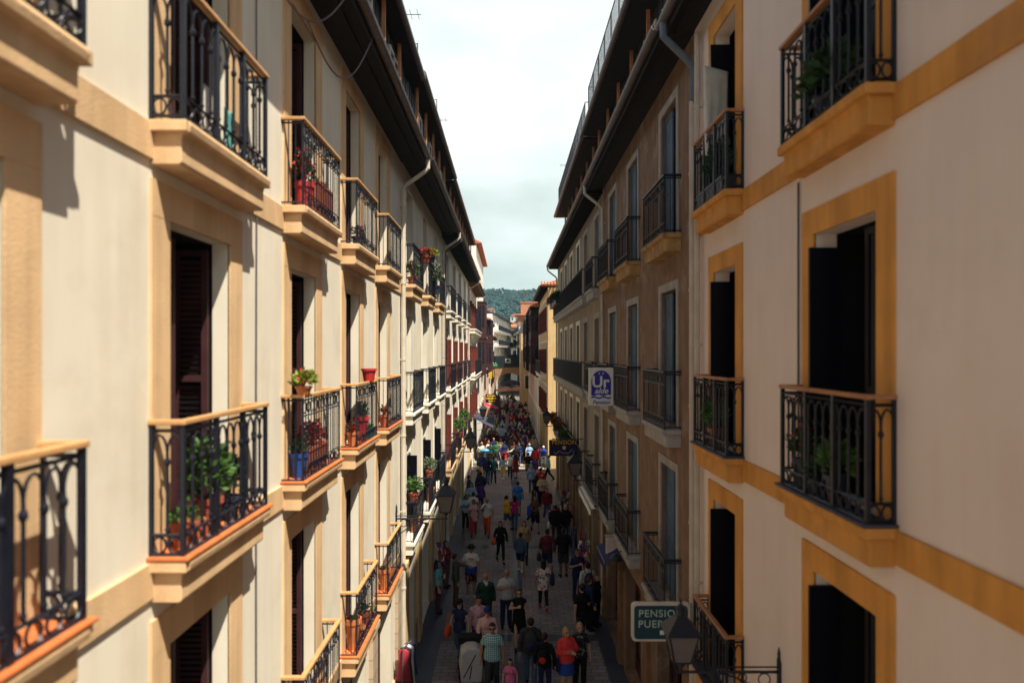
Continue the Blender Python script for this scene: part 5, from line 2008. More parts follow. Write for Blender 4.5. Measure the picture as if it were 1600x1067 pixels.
LEGS = {
    # hip, knee, ankle, toe direction for left/right ; x is mirrored by sign
    'stand': [((.088, 0, .92), (.098, -.015, .50), (.10, .02, .085)), ((-.088, 0, .92), (-.105, -.02, .50), (-.115, .01, .085))],
    'walk': [((.085, 0, .92), (.09, -.17, .515), (.09, -.235, .095)), ((-.085, 0, .92), (-.088, .05, .50), (-.09, .34, .19))],
    'walk2': [((.085, 0, .92), (.09, .05, .50), (.088, .30, .16)), ((-.085, 0, .92), (-.09, -.15, .51), (-.09, -.20, .09))],
}
ARMS = {
    'down': [((.178, .01, 1.372), (.255, .03, 1.13), (.265, -.03, .88)), ((-.178, .01, 1.372), (-.255, .03, 1.13), (-.265, -.03, .88))],
    'swing': [((.178, .01, 1.372), (.25, .12, 1.15), (.25, .10, .90)), ((-.178, .01, 1.372), (-.245, -.04, 1.13), (-.22, -.20, .94))],
    'swing2': [((.178, .01, 1.372), (.245, -.04, 1.13), (.22, -.20, .94)), ((-.178, .01, 1.372), (-.25, .12, 1.15), (-.25, .10, .90))],
    'fold': [((.178, .01, 1.372), (.27, -.06, 1.15), (.02, -.21, 1.19)), ((-.178, .01, 1.372), (-.27, -.06, 1.15), (-.02, -.23, 1.15))],
    'chest': [((.178, .01, 1.372), (.255, .03, 1.13), (.265, -.03, .88)), ((-.178, .01, 1.372), (-.27, -.05, 1.15), (-.05, -.20, 1.24))],
    'mouth': [((.178, .01, 1.372), (.255, .03, 1.13), (.25, -.05, .88)), ((-.178, .01, 1.372), (-.25, -.10, 1.17), (-.06, -.20, 1.42))],
    'push': [((.178, .01, 1.372), (.24, -.10, 1.14), (.20, -.36, 1.06)), ((-.178, .01, 1.372), (-.24, -.10, 1.14), (-.20, -.36, 1.06))],
    'strap': [((.178, .01, 1.372), (.255, .03, 1.13), (.265, -.03, .88)), ((-.178, .01, 1.372), (-.28, .00, 1.18), (-.17, -.14, 1.34))],
    'reach': [((.178, .01, 1.372), (.27, -.20, 1.25), (.24, -.44, 1.20)), ((-.178, .01, 1.372), (-.255, .03, 1.13), (-.265, -.03, .88))],
}


def torso(q, f, g, wide=1.0):
    """f female, g = how far clothing stands off"""
    sh = .158 if not f else .138
    q.ell((0, 0.005, .95), (.165 * wide + g, .118 * wide + g, .14 + g), 14, 9)
    q.ell((0, -.005 * wide, 1.10), ((.142 if not f else .125) * wide + g, .105 * wide + g, .17 + g), 14, 9)
    q.ell((0, 0, 1.27), ((.168 if not f else .15) * wide + g, .112 * wide + g, .17 + g), 14, 9)
    for sx in (-1, 1):
        q.cap((sx * .02, .018, 1.435), (sx * (sh - .01), .01, 1.375), .05 + g * .7, .05 + g * .7)
    q.ell((0, .012, 1.40), (.11, .075 + g * .6, .075 + g * .5), 12, 8)
    if f:
        for sx in (-1, 1):
            q.ell((sx * .068, -.085, 1.265), (.062 + g * .6, .055 + g * .6, .062 + g * .6), 10, 7)


def hand(q, w_, dr, side, vox, fingers=True):
    d = Vector(dr).normalized()
    a = Vector((side, 0, 0)).cross(d)
    a = a.normalized() if a.length > .1 else Vector((0, -1, 0))      # thumb side (forwards)
    n = d.cross(a).normalized()
    w_ = Vector(w_)
    q.cap(w_ + d * .01 - a * .016, w_ + d * .075 - a * .020, .017, .016, 8)
    q.cap(w_ + d * .01 + a * .014, w_ + d * .078 + a * .020, .017, .016, 8)
    q.cap(w_ + d * .03, w_ + d * .075, .018, .017, 8)
    if fingers:
        for k, (off, ln) in enumerate(((.033, .070), (.011, .080), (-.011, .074), (-.033, .058))):
            b0 = w_ + d * .078 + a * off
            b1 = b0 + d * ln * .55 + n * (-side * .010)
            b2 = b1 + d * ln * .42 + n * (-side * .020)
            q.cap(b0, b1, .0092, .0085, 8)
            q.cap(b1, b2, .0085, .0075, 8)
        t0 = w_ + d * .03 + a * .03
        t1 = t0 + d * .035 + a * .022
        q.cap(t0, t1, .0115, .010, 8)
        q.cap(t1, t1 + d * .03 + a * .004, .010, .008, 8)
    else:
        q.cap(w_ + d * .07, w_ + d * .15 + n * (-side * .03), .026, .014, 8)
        q.cap(w_ + d * .03 + a * .025, w_ + d * .07 + a * .045, .012, .009, 6)


HZ = 1.585


def body_mesh(f, legs, arms, wide, fine):
    def mk():
        q = MB()
        torso(q, f, 0, wide)
        q.cap((0, .018, 1.42), (0, .002, 1.53), .053, .048)
        q.ell((0, .012, HZ + .022), (.076, .095, .098), 16, 11)
        q.ell((0, -.022, HZ - .055), (.056, .066, .062), 14, 9)
        q.ell((0, -.096, HZ - .012), (.012, .018, .026), 8, 6)
        q.ell((0, -.082, HZ - .064), (.022, .012, .008), 8, 5)
        for sx in (-1, 1):
            q.ell((sx * .078, .015, HZ - .008), (.012, .020, .031), 8, 6)
            q.ell((sx * .033, -.070, HZ + .030), (.022, .016, .009), 8, 5)
        for h, k, a in LEGS[legs]:
            q.cap(h, k, .088 * (.96 if f else 1), .057)
            kk = Vector(k)
            aa = Vector(a)
            q.cap(k, kk.lerp(aa, .35) + Vector((0, .015, 0)), .056, .056)
            q.cap(kk.lerp(aa, .35) + Vector((0, .012, 0)), a, .055, .036)
            tilt = max(0.0, a[2] - .10)
            q.cap((a[0], a[1] + .02, a[2] - .045), (a[0] * 1.12, a[1] - .13, .040 + tilt * .25), .036, .030)
        for i, (s, e, w_) in enumerate(ARMS[arms]):
            side = 1 if s[0] > 0 else -1
            s = (s[0] * (.9 if f else 1), s[1], s[2])
            k = .86 if f else 1.0
            q.cap(s, e, .050 * k, .040 * k)
            q.cap(e, w_, .041 * k, .028 * k)
            hand(q, w_, Vector(w_) - Vector(e), side, fine, fine)
        me = remesh(q, .0095 if fine else .021, 1 if fine else 1, [SKIN['l'], eyem, lipm])
        idx = []
        for p in me.polygons:
            c = p.center
            m_ = 0
            if c.y < -.03 and c.z > 1.5:
                for sx in (-1, 1):
                    if ((c.x - sx * .033) / .017) ** 2 + ((c.z - (HZ + .010)) / .0105) ** 2 < 1:
                        m_ = 1
                    if ((c.x - sx * .033) / .024) ** 2 + ((c.z - (HZ + .036)) / .006) ** 2 < 1:
                        m_ = 1
                if (c.x / .026) ** 2 + ((c.z - (HZ - .064)) / .0095) ** 2 < 1:
                    m_ = 2
            idx.append(m_)
        me.polygons.foreach_set('material_index', idx)
        return me
    return cached(('body', f, legs, arms, wide, fine), mk)


def top_mesh(f, arms, kind, wide, fine, legs):
    """kind: tshirt, shirt(long sleeves), vest(sleeveless), jacket, tunic, dress"""
    def mk():
        q = MB()
        g = {'tshirt': .016, 'shirt': .018, 'vest': .014, 'jacket': .030, 'tunic': .018, 'dress': .016}[kind]
        torso(q, f, g, wide)
        q.lathe([(.155 * wide + g, -.10), (.168 * wide + g, -.07), (.165 * wide + g, .05), (.15 * wide + g, .16)], (0, .003, .95), 16, 1.02, .74)
        if kind == 'tunic':
            q.lathe([(.20, -.26), (.205, -.24), (.17, 0), (.15, .15)], (0, .003, .95), 16, 1.02, .78)
        if kind == 'dress':
            q.lathe([(.245, -.50), (.245, -.48), (.21, -.25), (.17, 0), (.15, .15)], (0, .003, .98), 16, 1.0, .80)
        if kind in ('jacket', 'shirt'):
            q.lathe([(.064 + g * .4, 0), (.060 + g * .4, .045), (.05, .05)], (0, .012, 1.44), 14)
        for s, e, w_ in ARMS[arms]:
            s = Vector((s[0] * (.9 if f else 1), s[1], s[2]))
            e = Vector(e)
            w_ = Vector(w_)
            if kind in ('vest', 'dress'):
                q.cap(s, s.lerp(e, .12), .056, .054)
            elif kind in ('tshirt', 'tunic'):
                q.cap(s, s.lerp(e, .62), .056, .060)
            else:
                q.cap(s, e, .054 + g * .8, .044 + g * .8)
                q.cap(e, e.lerp(w_, .92), .044 + g * .8, .034 + g * .7)
        return remesh(q, .012 if fine else .022, 2 if fine else 1, [CC_ANY])
    return cached(('top', f, arms, kind, wide, fine, legs if kind == 'dress' else 0), mk)


CC_ANY = cloth_m('grey')


def bottom_mesh(f, legs, kind, wide, fine):
    def mk():
        q = MB()
        g = {'trousers': .018, 'jeans': .012, 'shorts': .026, 'leggings': .007, 'skirt': .012}[kind]
        q.ell((0, .005, .95), (.165 * wide + g, .118 * wide + g, .13), 14, 9)
        if kind == 'skirt':
            q.lathe([(.23, -.42), (.23, -.40), (.19, -.15), (.165, .05)], (0, .003, .98), 16, 1.0, .80)
        for h, k, a in LEGS[legs]:
            h, k, a = Vector(h), Vector(k), Vector(a)
            if kind == 'skirt':
                continue
            q.cap(h, k if kind != 'shorts' else h.lerp(k, .90), .090 + g, (.058 if kind != 'shorts' else .070) + g)
            if kind != 'shorts':
                q.cap(k, k.lerp(a, .4) + Vector((0, .012, 0)), .058 + g, .056 + g)
                q.cap(k.lerp(a, .4) + Vector((0, .012, 0)), k.lerp(a, .96 if kind != 'leggings' else .80), .056 + g, .043 + g * 1.3)
        return remesh(q, .012 if fine else .022, 2 if fine else 1, [CC_ANY])
    return cached(('bot', f, legs, kind, wide, fine), mk)


def hair_mesh(kind):
    def mk():
        q = MB()
        q.ell((0, .022, HZ + .032), (.086, .101, .104), 18, 14)
        keep = []
        for fc in q.f:
            c = Vector((0, 0, 0))
            for i in fc:
                c += Vector(q.v[i])
            c /= len(fc)
            face = c.y < -.015 and c.z < HZ + .068
            low = c.z < HZ - (.03 if kind != 'ring' else .02) and c.y < .05
            if kind == 'ring' and c.z > HZ + .055:
                continue
            if face or low:
                continue
            keep.append(fc)
        q.f = keep
        q.m = [0] * len(keep)
        if kind == 'long':
            q.ell((0, .062, HZ - .09), (.088, .050, .17), 14, 9)
            for sx in (-1, 1):
                q.ell((sx * .072, .020, HZ - .06), (.022, .045, .11), 10, 7)
        if kind == 'bob':
            q.ell((0, .050, HZ - .025), (.094, .062, .10), 14, 9)
            for sx in (-1, 1):
                q.ell((sx * .078, .022, HZ - .025), (.018, .042, .070), 10, 7)
        if kind == 'tail':
            q.cap((0, .11, HZ + .05), (0, .14, HZ - .10), .034, .014)
        if kind == 'bun':
            q.ell((0, .11, HZ + .08), (.045, .045, .045), 10, 8)
        return q.mesh('hair', [HAIR['black']], smooth=True, recalc=True)
    return cached(('hair', kind), mk)


def hat_mesh(kind):
    def mk():
        q = MB()
        if kind == 'cap':
            q.lathe([(.090, .045), (.092, .07), (.085, .11), (.055, .142), (.004, .152)], (0, .015, HZ), 16, 1, 1.12)
            q.lathe([(.075, .048), (.077, .054), (.03, .066)], (0, -.095, HZ), 12, 1, .95)
        else:
            q.lathe([(.155, .052), (.158, .058), (.095, .066), (.092, .10), (.080, .150), (.05, .152), (.004, .140)], (0, .012, HZ), 18, 1, 1.10)
        return q.mesh('hat', [cloth_m('black')], smooth=True)
    return cached(('hat', kind), mk)


def shoe_mesh(legs):
    def mk():
        res = []
        for h, k, a in LEGS[legs]:
            q = MB()
            tilt = max(0.0, a[2] - .10)
            q.cap((a[0], a[1] + .025, a[2] - .044), (a[0] * 1.12, a[1] - .135, .042 + tilt * .25), .043, .038, 10)
            q.ell((a[0], a[1] + .015, a[2] - .012), (.043, .046, .035), 10, 7)
            mz = min(v[2] for v in q.v)
            q.v = [(x, y, max(z, 0.004 if tilt < .02 else z)) for x, y, z in q.v]
            res.append(q.mesh('shoe', [cloth_m('black')], smooth=True))
        return res
    return cached(('shoe', legs), mk)


def setmat(o, m, i=0):
    o.material_slots[i].link = 'OBJECT'
    o.material_slots[i].material = m


def person(label, x, y, h=1.72, rz=0, f=False, legs='walk', arms='swing', top=('tshirt', 'white'), bot=('jeans', 'denim blue'), hair=('short', 'dark brown'),
           skin='l', hat=None, shoes='black', wide=1.0, fine=False, group=None, glasses=False, z=0.012, simple=False):
    k = h / 1.70
    o = obj('person', body_mesh(f, legs, arms, wide, fine), None, (x, y, z), (0, 0, math.radians(rz)))
    o.scale = (k, k, k)
    setmat(o, SKIN[skin])
    tag(o, label, 'person', group)
    t = obj({'vest': 'vest_top'}.get(top[0], top[0]), top_mesh(f, arms, top[0], wide, fine, legs), o)
    setmat(t, special(top[1]))
    if bot:
        t = obj(bot[0], bottom_mesh(f, legs, bot[0], wide, fine), o)
        setmat(t, special(bot[1]))
    if hair:
        t = obj('hair', hair_mesh(hair[0]), o)
        setmat(t, HAIR[hair[1]])
    if hat:
        t = obj('hat', hat_mesh(hat[0]), o)
        setmat(t, cloth_m(hat[1]))
    if not simple:
        for me in shoe_mesh(legs):
            t = obj('shoe', me, o)
            setmat(t, cloth_m(shoes))
    if glasses:
        def mk():
            q = MB()
            for sx in (-1, 1):
                q.ell((sx * .034, -.086, HZ + .012), (.028, .010, .019), 10, 6)
                q.tube([(sx * .062, -.075, HZ + .018), (sx * .082, .01, HZ + .012)], .004, 4)
            q.tube([(-.01, -.092, HZ + .016), (.01, -.092, HZ + .016)], .004, 4)
            return q.mesh('sunglasses', eyem, smooth=True)
        obj('sunglasses', cached('sung', mk), o)
    return o


def bag_mesh(w_, d_, h_, strap):
    q = MB()
    n = 14
    q.lathe([(.75, 0), (1.0, .05 * h_), (1.02, .45 * h_), (.88, .92 * h_), (.6, h_)], (0, 0, 0), n, w_ / 2, d_ / 2)
    if strap:
        q.tube([(-w_ * .36, 0, h_ * .9)] + [(-w_ * .36 * math.cos(PI * k / 8), 0, h_ * .9 + strap * math.sin(PI * k / 8)) for k in range(1, 8)] + [(w_ * .36, 0, h_ * .9)], .009, 5)
    return q


def bag(label, p, side, col_, w_=.34, d_=.15, h_=.28, z=.72, strap=.30, fwd=0.0):
    """handbag beside a person; side in person's own left/right"""
    k = p.scale[0]
    M = Matrix.Translation(p.location) @ Matrix.Rotation(p.rotation_euler[2], 4, 'Z') @ Matrix.Scale(k, 4)
    loc = M @ Vector((side * .30, fwd, z))
    o = obj('handbag', cached(('bag', w_, d_, h_, strap), lambda: bag_mesh(w_, d_, h_, strap).mesh('bag', [cloth_m('black')], smooth=True)), None, loc, (0, 0, p.rotation_euler[2] + PI / 2))
    setmat(o, cloth_m(col_))
    return tag(o, label, 'bag')


def backpack(label, p, col_, col2=None, big=1.0):
    k = p.scale[0]
    M = Matrix.Translation(p.location) @ Matrix.Rotation(p.rotation_euler[2], 4, 'Z') @ Matrix.Scale(k, 4)
    loc = M @ Vector((0, .20, 1.0))
    r = empty('backpack', loc, p.rotation_euler[2])
    r.scale = (k * big, k * big, k * big)
    tag(r, label, 'backpack')

    def mk(a):
        q = MB()
        if a == 0:
            q.ell((0, .02, .20), (.155, .085, .24), 14, 10)
            q.ell((0, .03, .10), (.15, .10, .12), 14, 8)
        elif a == 1:
            q.ell((0, .10, .12), (.11, .045, .10), 12, 8)
        else:
            for sx in (-1, 1):
                q.tube([(sx * .09, -.03, .40), (sx * .11, -.16, .46), (sx * .12, -.30, .40), (sx * .13, -.335, .25), (sx * .16, -.24, .06), (sx * .13, -.06, .02)], .016, 5)
        return q.mesh('x', [cloth_m('black')], smooth=True)
    for i, nm in enumerate(('pack', 'front_pocket', 'straps')):
        o = obj(nm, cached(('pack', i), lambda: mk(i)), r)
        setmat(o, cloth_m(col2 if i == 1 and col2 else col_))
    return r


def P(label, px, py, rz, **kw):
    x, y = gpt(px, py)
    return person(label, x, y, rz=rz, fine=True, **kw)


# --- the people one can tell apart, from the foot of the picture up the street (rz 0 = facing us, 180 = walking away)
p = P('man in a teal plaid shirt and sunglasses walking towards us at the front', 769, 1087, -4, h=1.78, top=('tshirt', 'teal plaid'), bot=('jeans', 'charcoal'), hair=('short', 'black'), skin='m', glasses=True, legs='walk2', arms='down', wide=1.1)
p = P('small girl in a bright pink top holding close to the man in plaid', 797, 1103, -10, h=1.12, f=True, top=('tshirt', 'pink'), bot=('leggings', 'navy'), hair=('long', 'black'), arms='down', legs='stand')
p = P('man in a pale pink shirt and blue cap pushing the covered pushchair', 761, 1052, 5, h=1.72, top=('shirt', 'pale pink'), bot=('trousers', 'charcoal'), hair=('short', 'grey'), hat=('cap', 'navy blue'), arms='push', wide=1.12)
p = P('man in a pink checked shirt with a dark scarf behind the blue cap', 748, 1031, 8, h=1.74, top=('shirt', 'pink checked'), bot=('trousers', 'charcoal'), hair=('short', 'black'), skin='m', arms='down')
p = P('woman in a sleeveless royal blue top and dark hat with an orange bag', 718, 1036, -15, h=1.72, f=True, top=('vest', 'navy'), bot=('jeans', 'denim blue'), hair=('long', 'dark brown'), hat=('cap', 'black'), arms='down')
bag('large rust orange shoulder bag hanging beside the woman in royal blue', p, -1, 'orange red', .40, .16, .28, .74, .34, -.08)
p = P('youth in a dark jacket and jeans with a dark backpack walking away at the front', 829, 1074, 178, h=1.76, top=('jacket', 'charcoal'), bot=('jeans', 'denim blue'), hair=('short', 'black'), arms='down', legs='walk')
backpack('dark grey backpack on the youth in jeans at the front', p, 'charcoal', 'navy', 1.05)
p = P('girl with a ponytail in black beside the youth with the dark backpack', 851, 1092, 165, h=1.62, f=True, top=('shirt', 'black'), bot=('jeans', 'navy'), hair=('tail', 'dark brown'), arms='down', legs='stand')
backpack('black backpack with a red pocket on the girl with the ponytail', p, 'black', 'red', .85)
p = P('blonde woman in a coral red jacket with a deep blue skirt at the front', 885, 1086, 25, h=1.66, f=True, top=('jacket', 'coral red'), bot=('skirt', 'royal blue'), hair=('bob', 'blond'), arms='fold', legs='stand', wide=1.15)
bag('deep blue bag at the side of the woman in coral red', p, -1, 'navy', .30, .14, .30, .70, .3)
p = P('person in dark patterned clothes just behind the coral red jacket', 906, 1078, 10, h=1.68, f=True, top=('tshirt', 'dark patterned'), bot=('trousers', 'black'), hair=('bob', 'blond'), arms='down', legs='stand')
p = P('man in a black shirt seen from behind near the right slate strip', 909, 1010, 200, h=1.80, top=('tshirt', 'black'), bot=('trousers', 'charcoal'), hair=('short', 'black'), arms='swing', legs='walk2', shoes='grey', wide=1.08)
p = P('person in a deep purple blue top bending to the shop window on the right', 921, 985, 110, h=1.62, top=('shirt', 'navy'), bot=('trousers', 'black'), hair=('short', 'brown'), arms='reach', legs='stand')
p = P('auburn haired woman in black against the right shop front', 932, 978, 60, h=1.60, f=True, top=('shirt', 'black'), bot=('trousers', 'black'), hair=('bob', 'red'), arms='down', legs='stand')
p = P('person with pale sleeves and a navy backpack walking away on the right', 918, 962, 185, h=1.72, top=('shirt', 'pale grey'), bot=('jeans', 'navy'), hair=('short', 'black'), arms='swing')
backpack('navy backpack on the person with pale sleeves', p, 'navy')
p = P('bearded man in a dark teal shirt facing us by the striped scarves', 902, 938, 20, h=1.74, top=('tshirt', 'navy'), bot=('jeans', 'navy'), hair=('short', 'brown'), skin='m', arms='chest', legs='stand')
p = P('woman in a long black dress and sunglasses walking towards us', 811, 1012, 0, h=1.68, f=True, top=('dress', 'black'), bot=None, hair=('tail', 'dark brown'), glasses=True, arms='chest', legs='walk2')
p = P('balding man in a pale grey polo shirt with a hand on his chest', 791, 980, 5, h=1.76, top=('tshirt', 'pale grey'), bot=('trousers', 'navy'), hair=('ring', 'grey'), skin='m', arms='chest', legs='stand', wide=1.1)
p = P('white haired man in a green jumper with a white collar', 759, 984, 8, h=1.72, top=('shirt', 'dark green'), bot=('trousers', 'charcoal'), hair=('ring', 'white'), skin='m', arms='down', wide=1.2)
# collar of the jumper
q = MB()
q.lathe([(.072, 0), (.085, -.02), (.078, .03), (.062, .04)], (0, .0, 1.455), 14)
q.prism([(-.06, 1.45), (.06, 1.45), (0, 1.36)], -.150, -.128)
o = obj('collar', q.mesh('collar', cloth_m('white'), smooth=False), p)
p = P('man in a white printed T-shirt and dark hat with a blue jacket round his waist', 736, 934, 4, h=1.80, top=('tshirt', 'white'), bot=('shorts', 'orange flame'), hair=('short', 'black'), hat=('brim', 'black'), skin='m', arms='down', legs='stand', shoes='pale grey')
q = MB()
q.lathe([(.185, -.16), (.205, -.14), (.20, .02), (.175, .05), (.16, .05)], (0, .003, 1.0), 16, 1.0, .78)
q.cap((-.05, -.16, .98), (-.06, -.18, .80), .035, .03)
q.cap((.05, -.16, .98), (.07, -.18, .82), .035, .03)
o = obj('tied_jacket', remesh(q, .013, 2, [cloth_m('royal blue')]), p)
q = MB()
for (a, b_, c_) in ((-.07, 1.31, 0), (-.025, 1.315, 1), (.025, 1.31, 0), (.065, 1.30, 1), (-.05, 1.24, 2), (.0, 1.235, 0), (.055, 1.24, 2)):
    q.cur = c_
    q.ell((a, -.128 - .002 * (abs(a) < .03), b_), (.020, .012, .026 if b_ > 1.27 else .018), 8, 6)
o = obj('shirt_print', q.mesh('shirt_print', [cloth_m('charcoal'), cloth_m('orange red'), cloth_m('mustard yellow')]), p)
p = P('person in olive clothes with a red sleeve at the left shop window', 712, 947, 100, h=1.74, top=('shirt', 'olive'), bot=('trousers', 'brown'), hair=('short', 'black'), skin='m', arms='reach', legs='stand')
p = P('person in a pale turquoise top against the left shop wall', 684, 958, 95, h=1.70, f=True, top=('tshirt', 'turquoise'), bot=('trousers', 'maroon'), hair=('long', 'black'), arms='down', legs='stand')
p = P('person in faded pink leaning on the left shop wall beside the turquoise top', 697, 918, 70, h=1.68, f=True, top=('shirt', 'dark red'), bot=('trousers', 'brown'), hair=('long', 'dark brown'), arms='fold', legs='stand')
p = P('woman in a white floral blouse and black leggings walking away', 849, 953, 183, h=1.66, f=True, top=('tunic', 'white floral'), bot=('leggings', 'black'), hair=('long', 'black'), arms='down', skin='m', shoes='red')
bag('big navy shoulder bag of the woman in the floral blouse', p, -1, 'navy', .36, .16, .38, .85, .30)
p = P('man in a dark maroon jumper and blue shorts walking away', 855, 900, 182, h=1.78, top=('shirt', 'maroon'), bot=('shorts', 'navy'), hair=('short', 'black'), arms='swing2', skin='m', wide=1.08)
bag('dark holdall carried by the man in the maroon jumper', p, 1, 'charcoal', .40, .18, .26, .58, .22)
p = P('tall man in a dark jacket and grey shorts by the right shops', 880, 901, 190, h=1.84, top=('jacket', 'black'), bot=('shorts', 'charcoal'), hair=('short', 'black'), skin='d', arms='fold', legs='stand')
p = P('woman in black tights with a bright orange handbag', 782, 879, 10, h=1.66, f=True, top=('shirt', 'black'), bot=('leggings', 'black'), hair=('bob', 'dark brown'), arms='down', skin='m')
bag('bright orange handbag held by the woman in black tights', p, -1, 'orange red', .34, .16, .26, .78, .26, -.05)
p = P('woman in a beige cardigan walking towards us along the middle drain', 819, 880, 0, h=1.68, f=True, top=('jacket', 'tan'), bot=('jeans', 'charcoal'), hair=('long', 'dark brown'), arms='swing')
p = P('girl in a denim jacket and dark shorts in front of the beige cardigan', 813, 894, 175, h=1.52, f=True, top=('jacket', 'denim blue'), bot=('shorts', 'navy'), hair=('tail', 'black'), arms='swing2', shoes='white')
p = P('woman in a white blouse and red trousers, left of the pair in red', 740, 837, 3, h=1.66, f=True, top=('tunic', 'pale pink'), bot=('trousers', 'red'), hair=('bob', 'dark brown'), arms='swing', legs='walk2', skin='m')
p = P('bald man in a white shirt and orange red trousers with a hand to his mouth', 761, 838, -3, h=1.76, top=('tshirt', 'white'), bot=('trousers', 'orange red'), hair=('ring', 'grey'), skin='m', arms='mouth', legs='walk')
p = P('woman in a mustard yellow jacket and denim shorts striding to the right', 792, 828, 120, h=1.64, f=True, top=('jacket', 'mustard yellow'), bot=('shorts', 'denim blue'), hair=('tail', 'black'), arms='reach', legs='walk2')
p = P('woman in a magenta top and jeans beside the mustard jacket', 804, 828, 175, h=1.64, f=True, top=('tshirt', 'magenta'), bot=('jeans', 'denim blue'), hair=('long', 'black'), arms='down')
p = P('woman in dark clothes with a vivid blue jacket over her arm', 836, 832, 12, h=1.72, f=True, top=('tshirt', 'brown'), bot=('shorts', 'black'), hair=('long', 'dark brown'), arms='down', skin='m')
bag('vivid blue jacket bundled on the arm of the woman in dark clothes', p, -1, 'royal blue', .28, .2, .5, .80, 0, -.05)
p = P('person in black with a white bag seen from behind, left of the stall', 868, 850, 178, h=1.72, top=('jacket', 'black'), bot=('jeans', 'charcoal'), hair=('short', 'black'), arms='down', legs='stand')
bag('small white bag held by the person in black at the stall', p, 1, 'white', .26, .12, .28, .7, .2)
p = P('person in dark red looking over the goods outside the right shop', 877, 838, 240, h=1.66, f=True, top=('shirt', 'dark red'), bot=('trousers', 'black'), hair=('bob', 'dark brown'), arms='reach', legs='stand')
p = P('grey haired person in black among the goods outside the right shop', 884, 846, 150, h=1.64, f=True, top=('jacket', 'black'), bot=('trousers', 'navy'), hair=('bob', 'grey'), arms='fold', legs='stand')
p = P('man in a bright blue T-shirt walking mid street just before the crossing', 809, 806, 178, h=1.78, top=('tshirt', 'bright blue'), bot=('jeans', 'grey'), hair=('short', 'brown'), arms='down', wide=1.15, skin='m')
p = P('man in a royal blue jacket walking away on the left before the crossing', 751, 786, 180, h=1.74, top=('jacket', 'navy'), bot=('jeans', 'denim blue'), hair=('short', 'black'), arms='swing')
p = P('person in dark green at the left wall below the second lantern', 733, 792, 100, h=1.72, top=('jacket', 'dark green'), bot=('trousers', 'charcoal'), hair=('short', 'dark brown'), arms='down', legs='stand')
p = P('tall man in dark blue standing on the near edge of the sunlit crossing at left', 762, 757, 175, h=1.80, top=('shirt', 'navy'), bot=('jeans', 'denim blue'), hair=('short', 'black'), arms='down', legs='walk')
p = P('youth in a dark teal jacket next to the tall man on the crossing', 771, 756, 170, h=1.74, top=('jacket', 'teal'), bot=('jeans', 'charcoal'), hair=('short', 'black'), arms='swing', legs='walk2')
p = P('woman in a light blue top and yellow shorts on the crossing', 786, 750, 175, h=1.64, f=True, top=('tshirt', 'light blue'), bot=('shorts', 'yellow'), hair=('long', 'dark brown'), arms='swing', shoes='white')
p = P('woman in a white T-shirt and dark trousers on the crossing', 797, 747, 0, h=1.66, f=True, top=('tshirt', 'white'), bot=('trousers', 'charcoal'), hair=('tail', 'black'), arms='swing2')
p = P('woman in a rust brown dress on the crossing', 806, 748, 190, h=1.66, f=True, top=('dress', 'dark red'), bot=None, hair=('long', 'black'), arms='down', legs='walk2')
p = P('person in a black top and grey shorts on the crossing', 825, 748, 180, h=1.74, top=('tshirt', 'black'), bot=('shorts', 'grey'), hair=('short', 'black'), arms='down', legs='walk', shoes='white')
p = P('person in a sea green shirt striding at the right end of the crossing', 857, 752, 260, h=1.70, top=('shirt', 'turquoise'), bot=('trousers', 'black'), hair=('short', 'dark brown'), arms='swing', legs='walk')
p = P('person in a royal blue top and white shorts by the yellow corner house', 849, 735, 185, h=1.76, top=('tshirt', 'royal blue'), bot=('shorts', 'white'), hair=('short', 'white'), arms='down', legs='stand', shoes='white')
p = P('woman in a pink top just past the crossing near the yellow corner house', 846, 729, 182, h=1.68, f=True, top=('tshirt', 'pink'), bot=('jeans', 'denim blue'), hair=('long', 'brown'), arms='down')
p = P('man in a light blue shirt walking away just past the crossing', 827, 731, 180, h=1.78, top=('tshirt', 'light blue'), bot=('jeans', 'navy'), hair=('short', 'grey'), arms='swing', wide=1.1)
p = P('woman leaning forward in a white blouse just past the crossing', 803, 731, 250, h=1.66, f=True, top=('shirt', 'white'), bot=('jeans', 'navy'), hair=('long', 'red'), arms='reach')
p = P('broad man in a navy shirt walking away past the crossing', 788, 728, 178, h=1.82, top=('tshirt', 'navy'), bot=('shorts', 'red'), hair=('short', 'black'), arms='down', wide=1.25)
p = P('man in a bottle green T-shirt and shorts walking away past the crossing', 775, 726, 182, h=1.76, top=('tshirt', 'green'), bot=('shorts', 'charcoal'), hair=('short', 'brown'), arms='swing2')
p = P('person with an orange backpack in the thick of the crowd', 806, 712, 180, h=1.74, top=('tshirt', 'black'), bot=('trousers', 'charcoal'), hair=('short', 'black'), arms='down')
backpack('orange backpack in the thick of the crowd', p, 'orange red')
p = P('person with white headphones and a dark coat past the rubbish container', 776, 709, 180, h=1.76, top=('jacket', 'navy'), bot=('trousers', 'navy'), hair=('bob', 'grey'), arms='down')

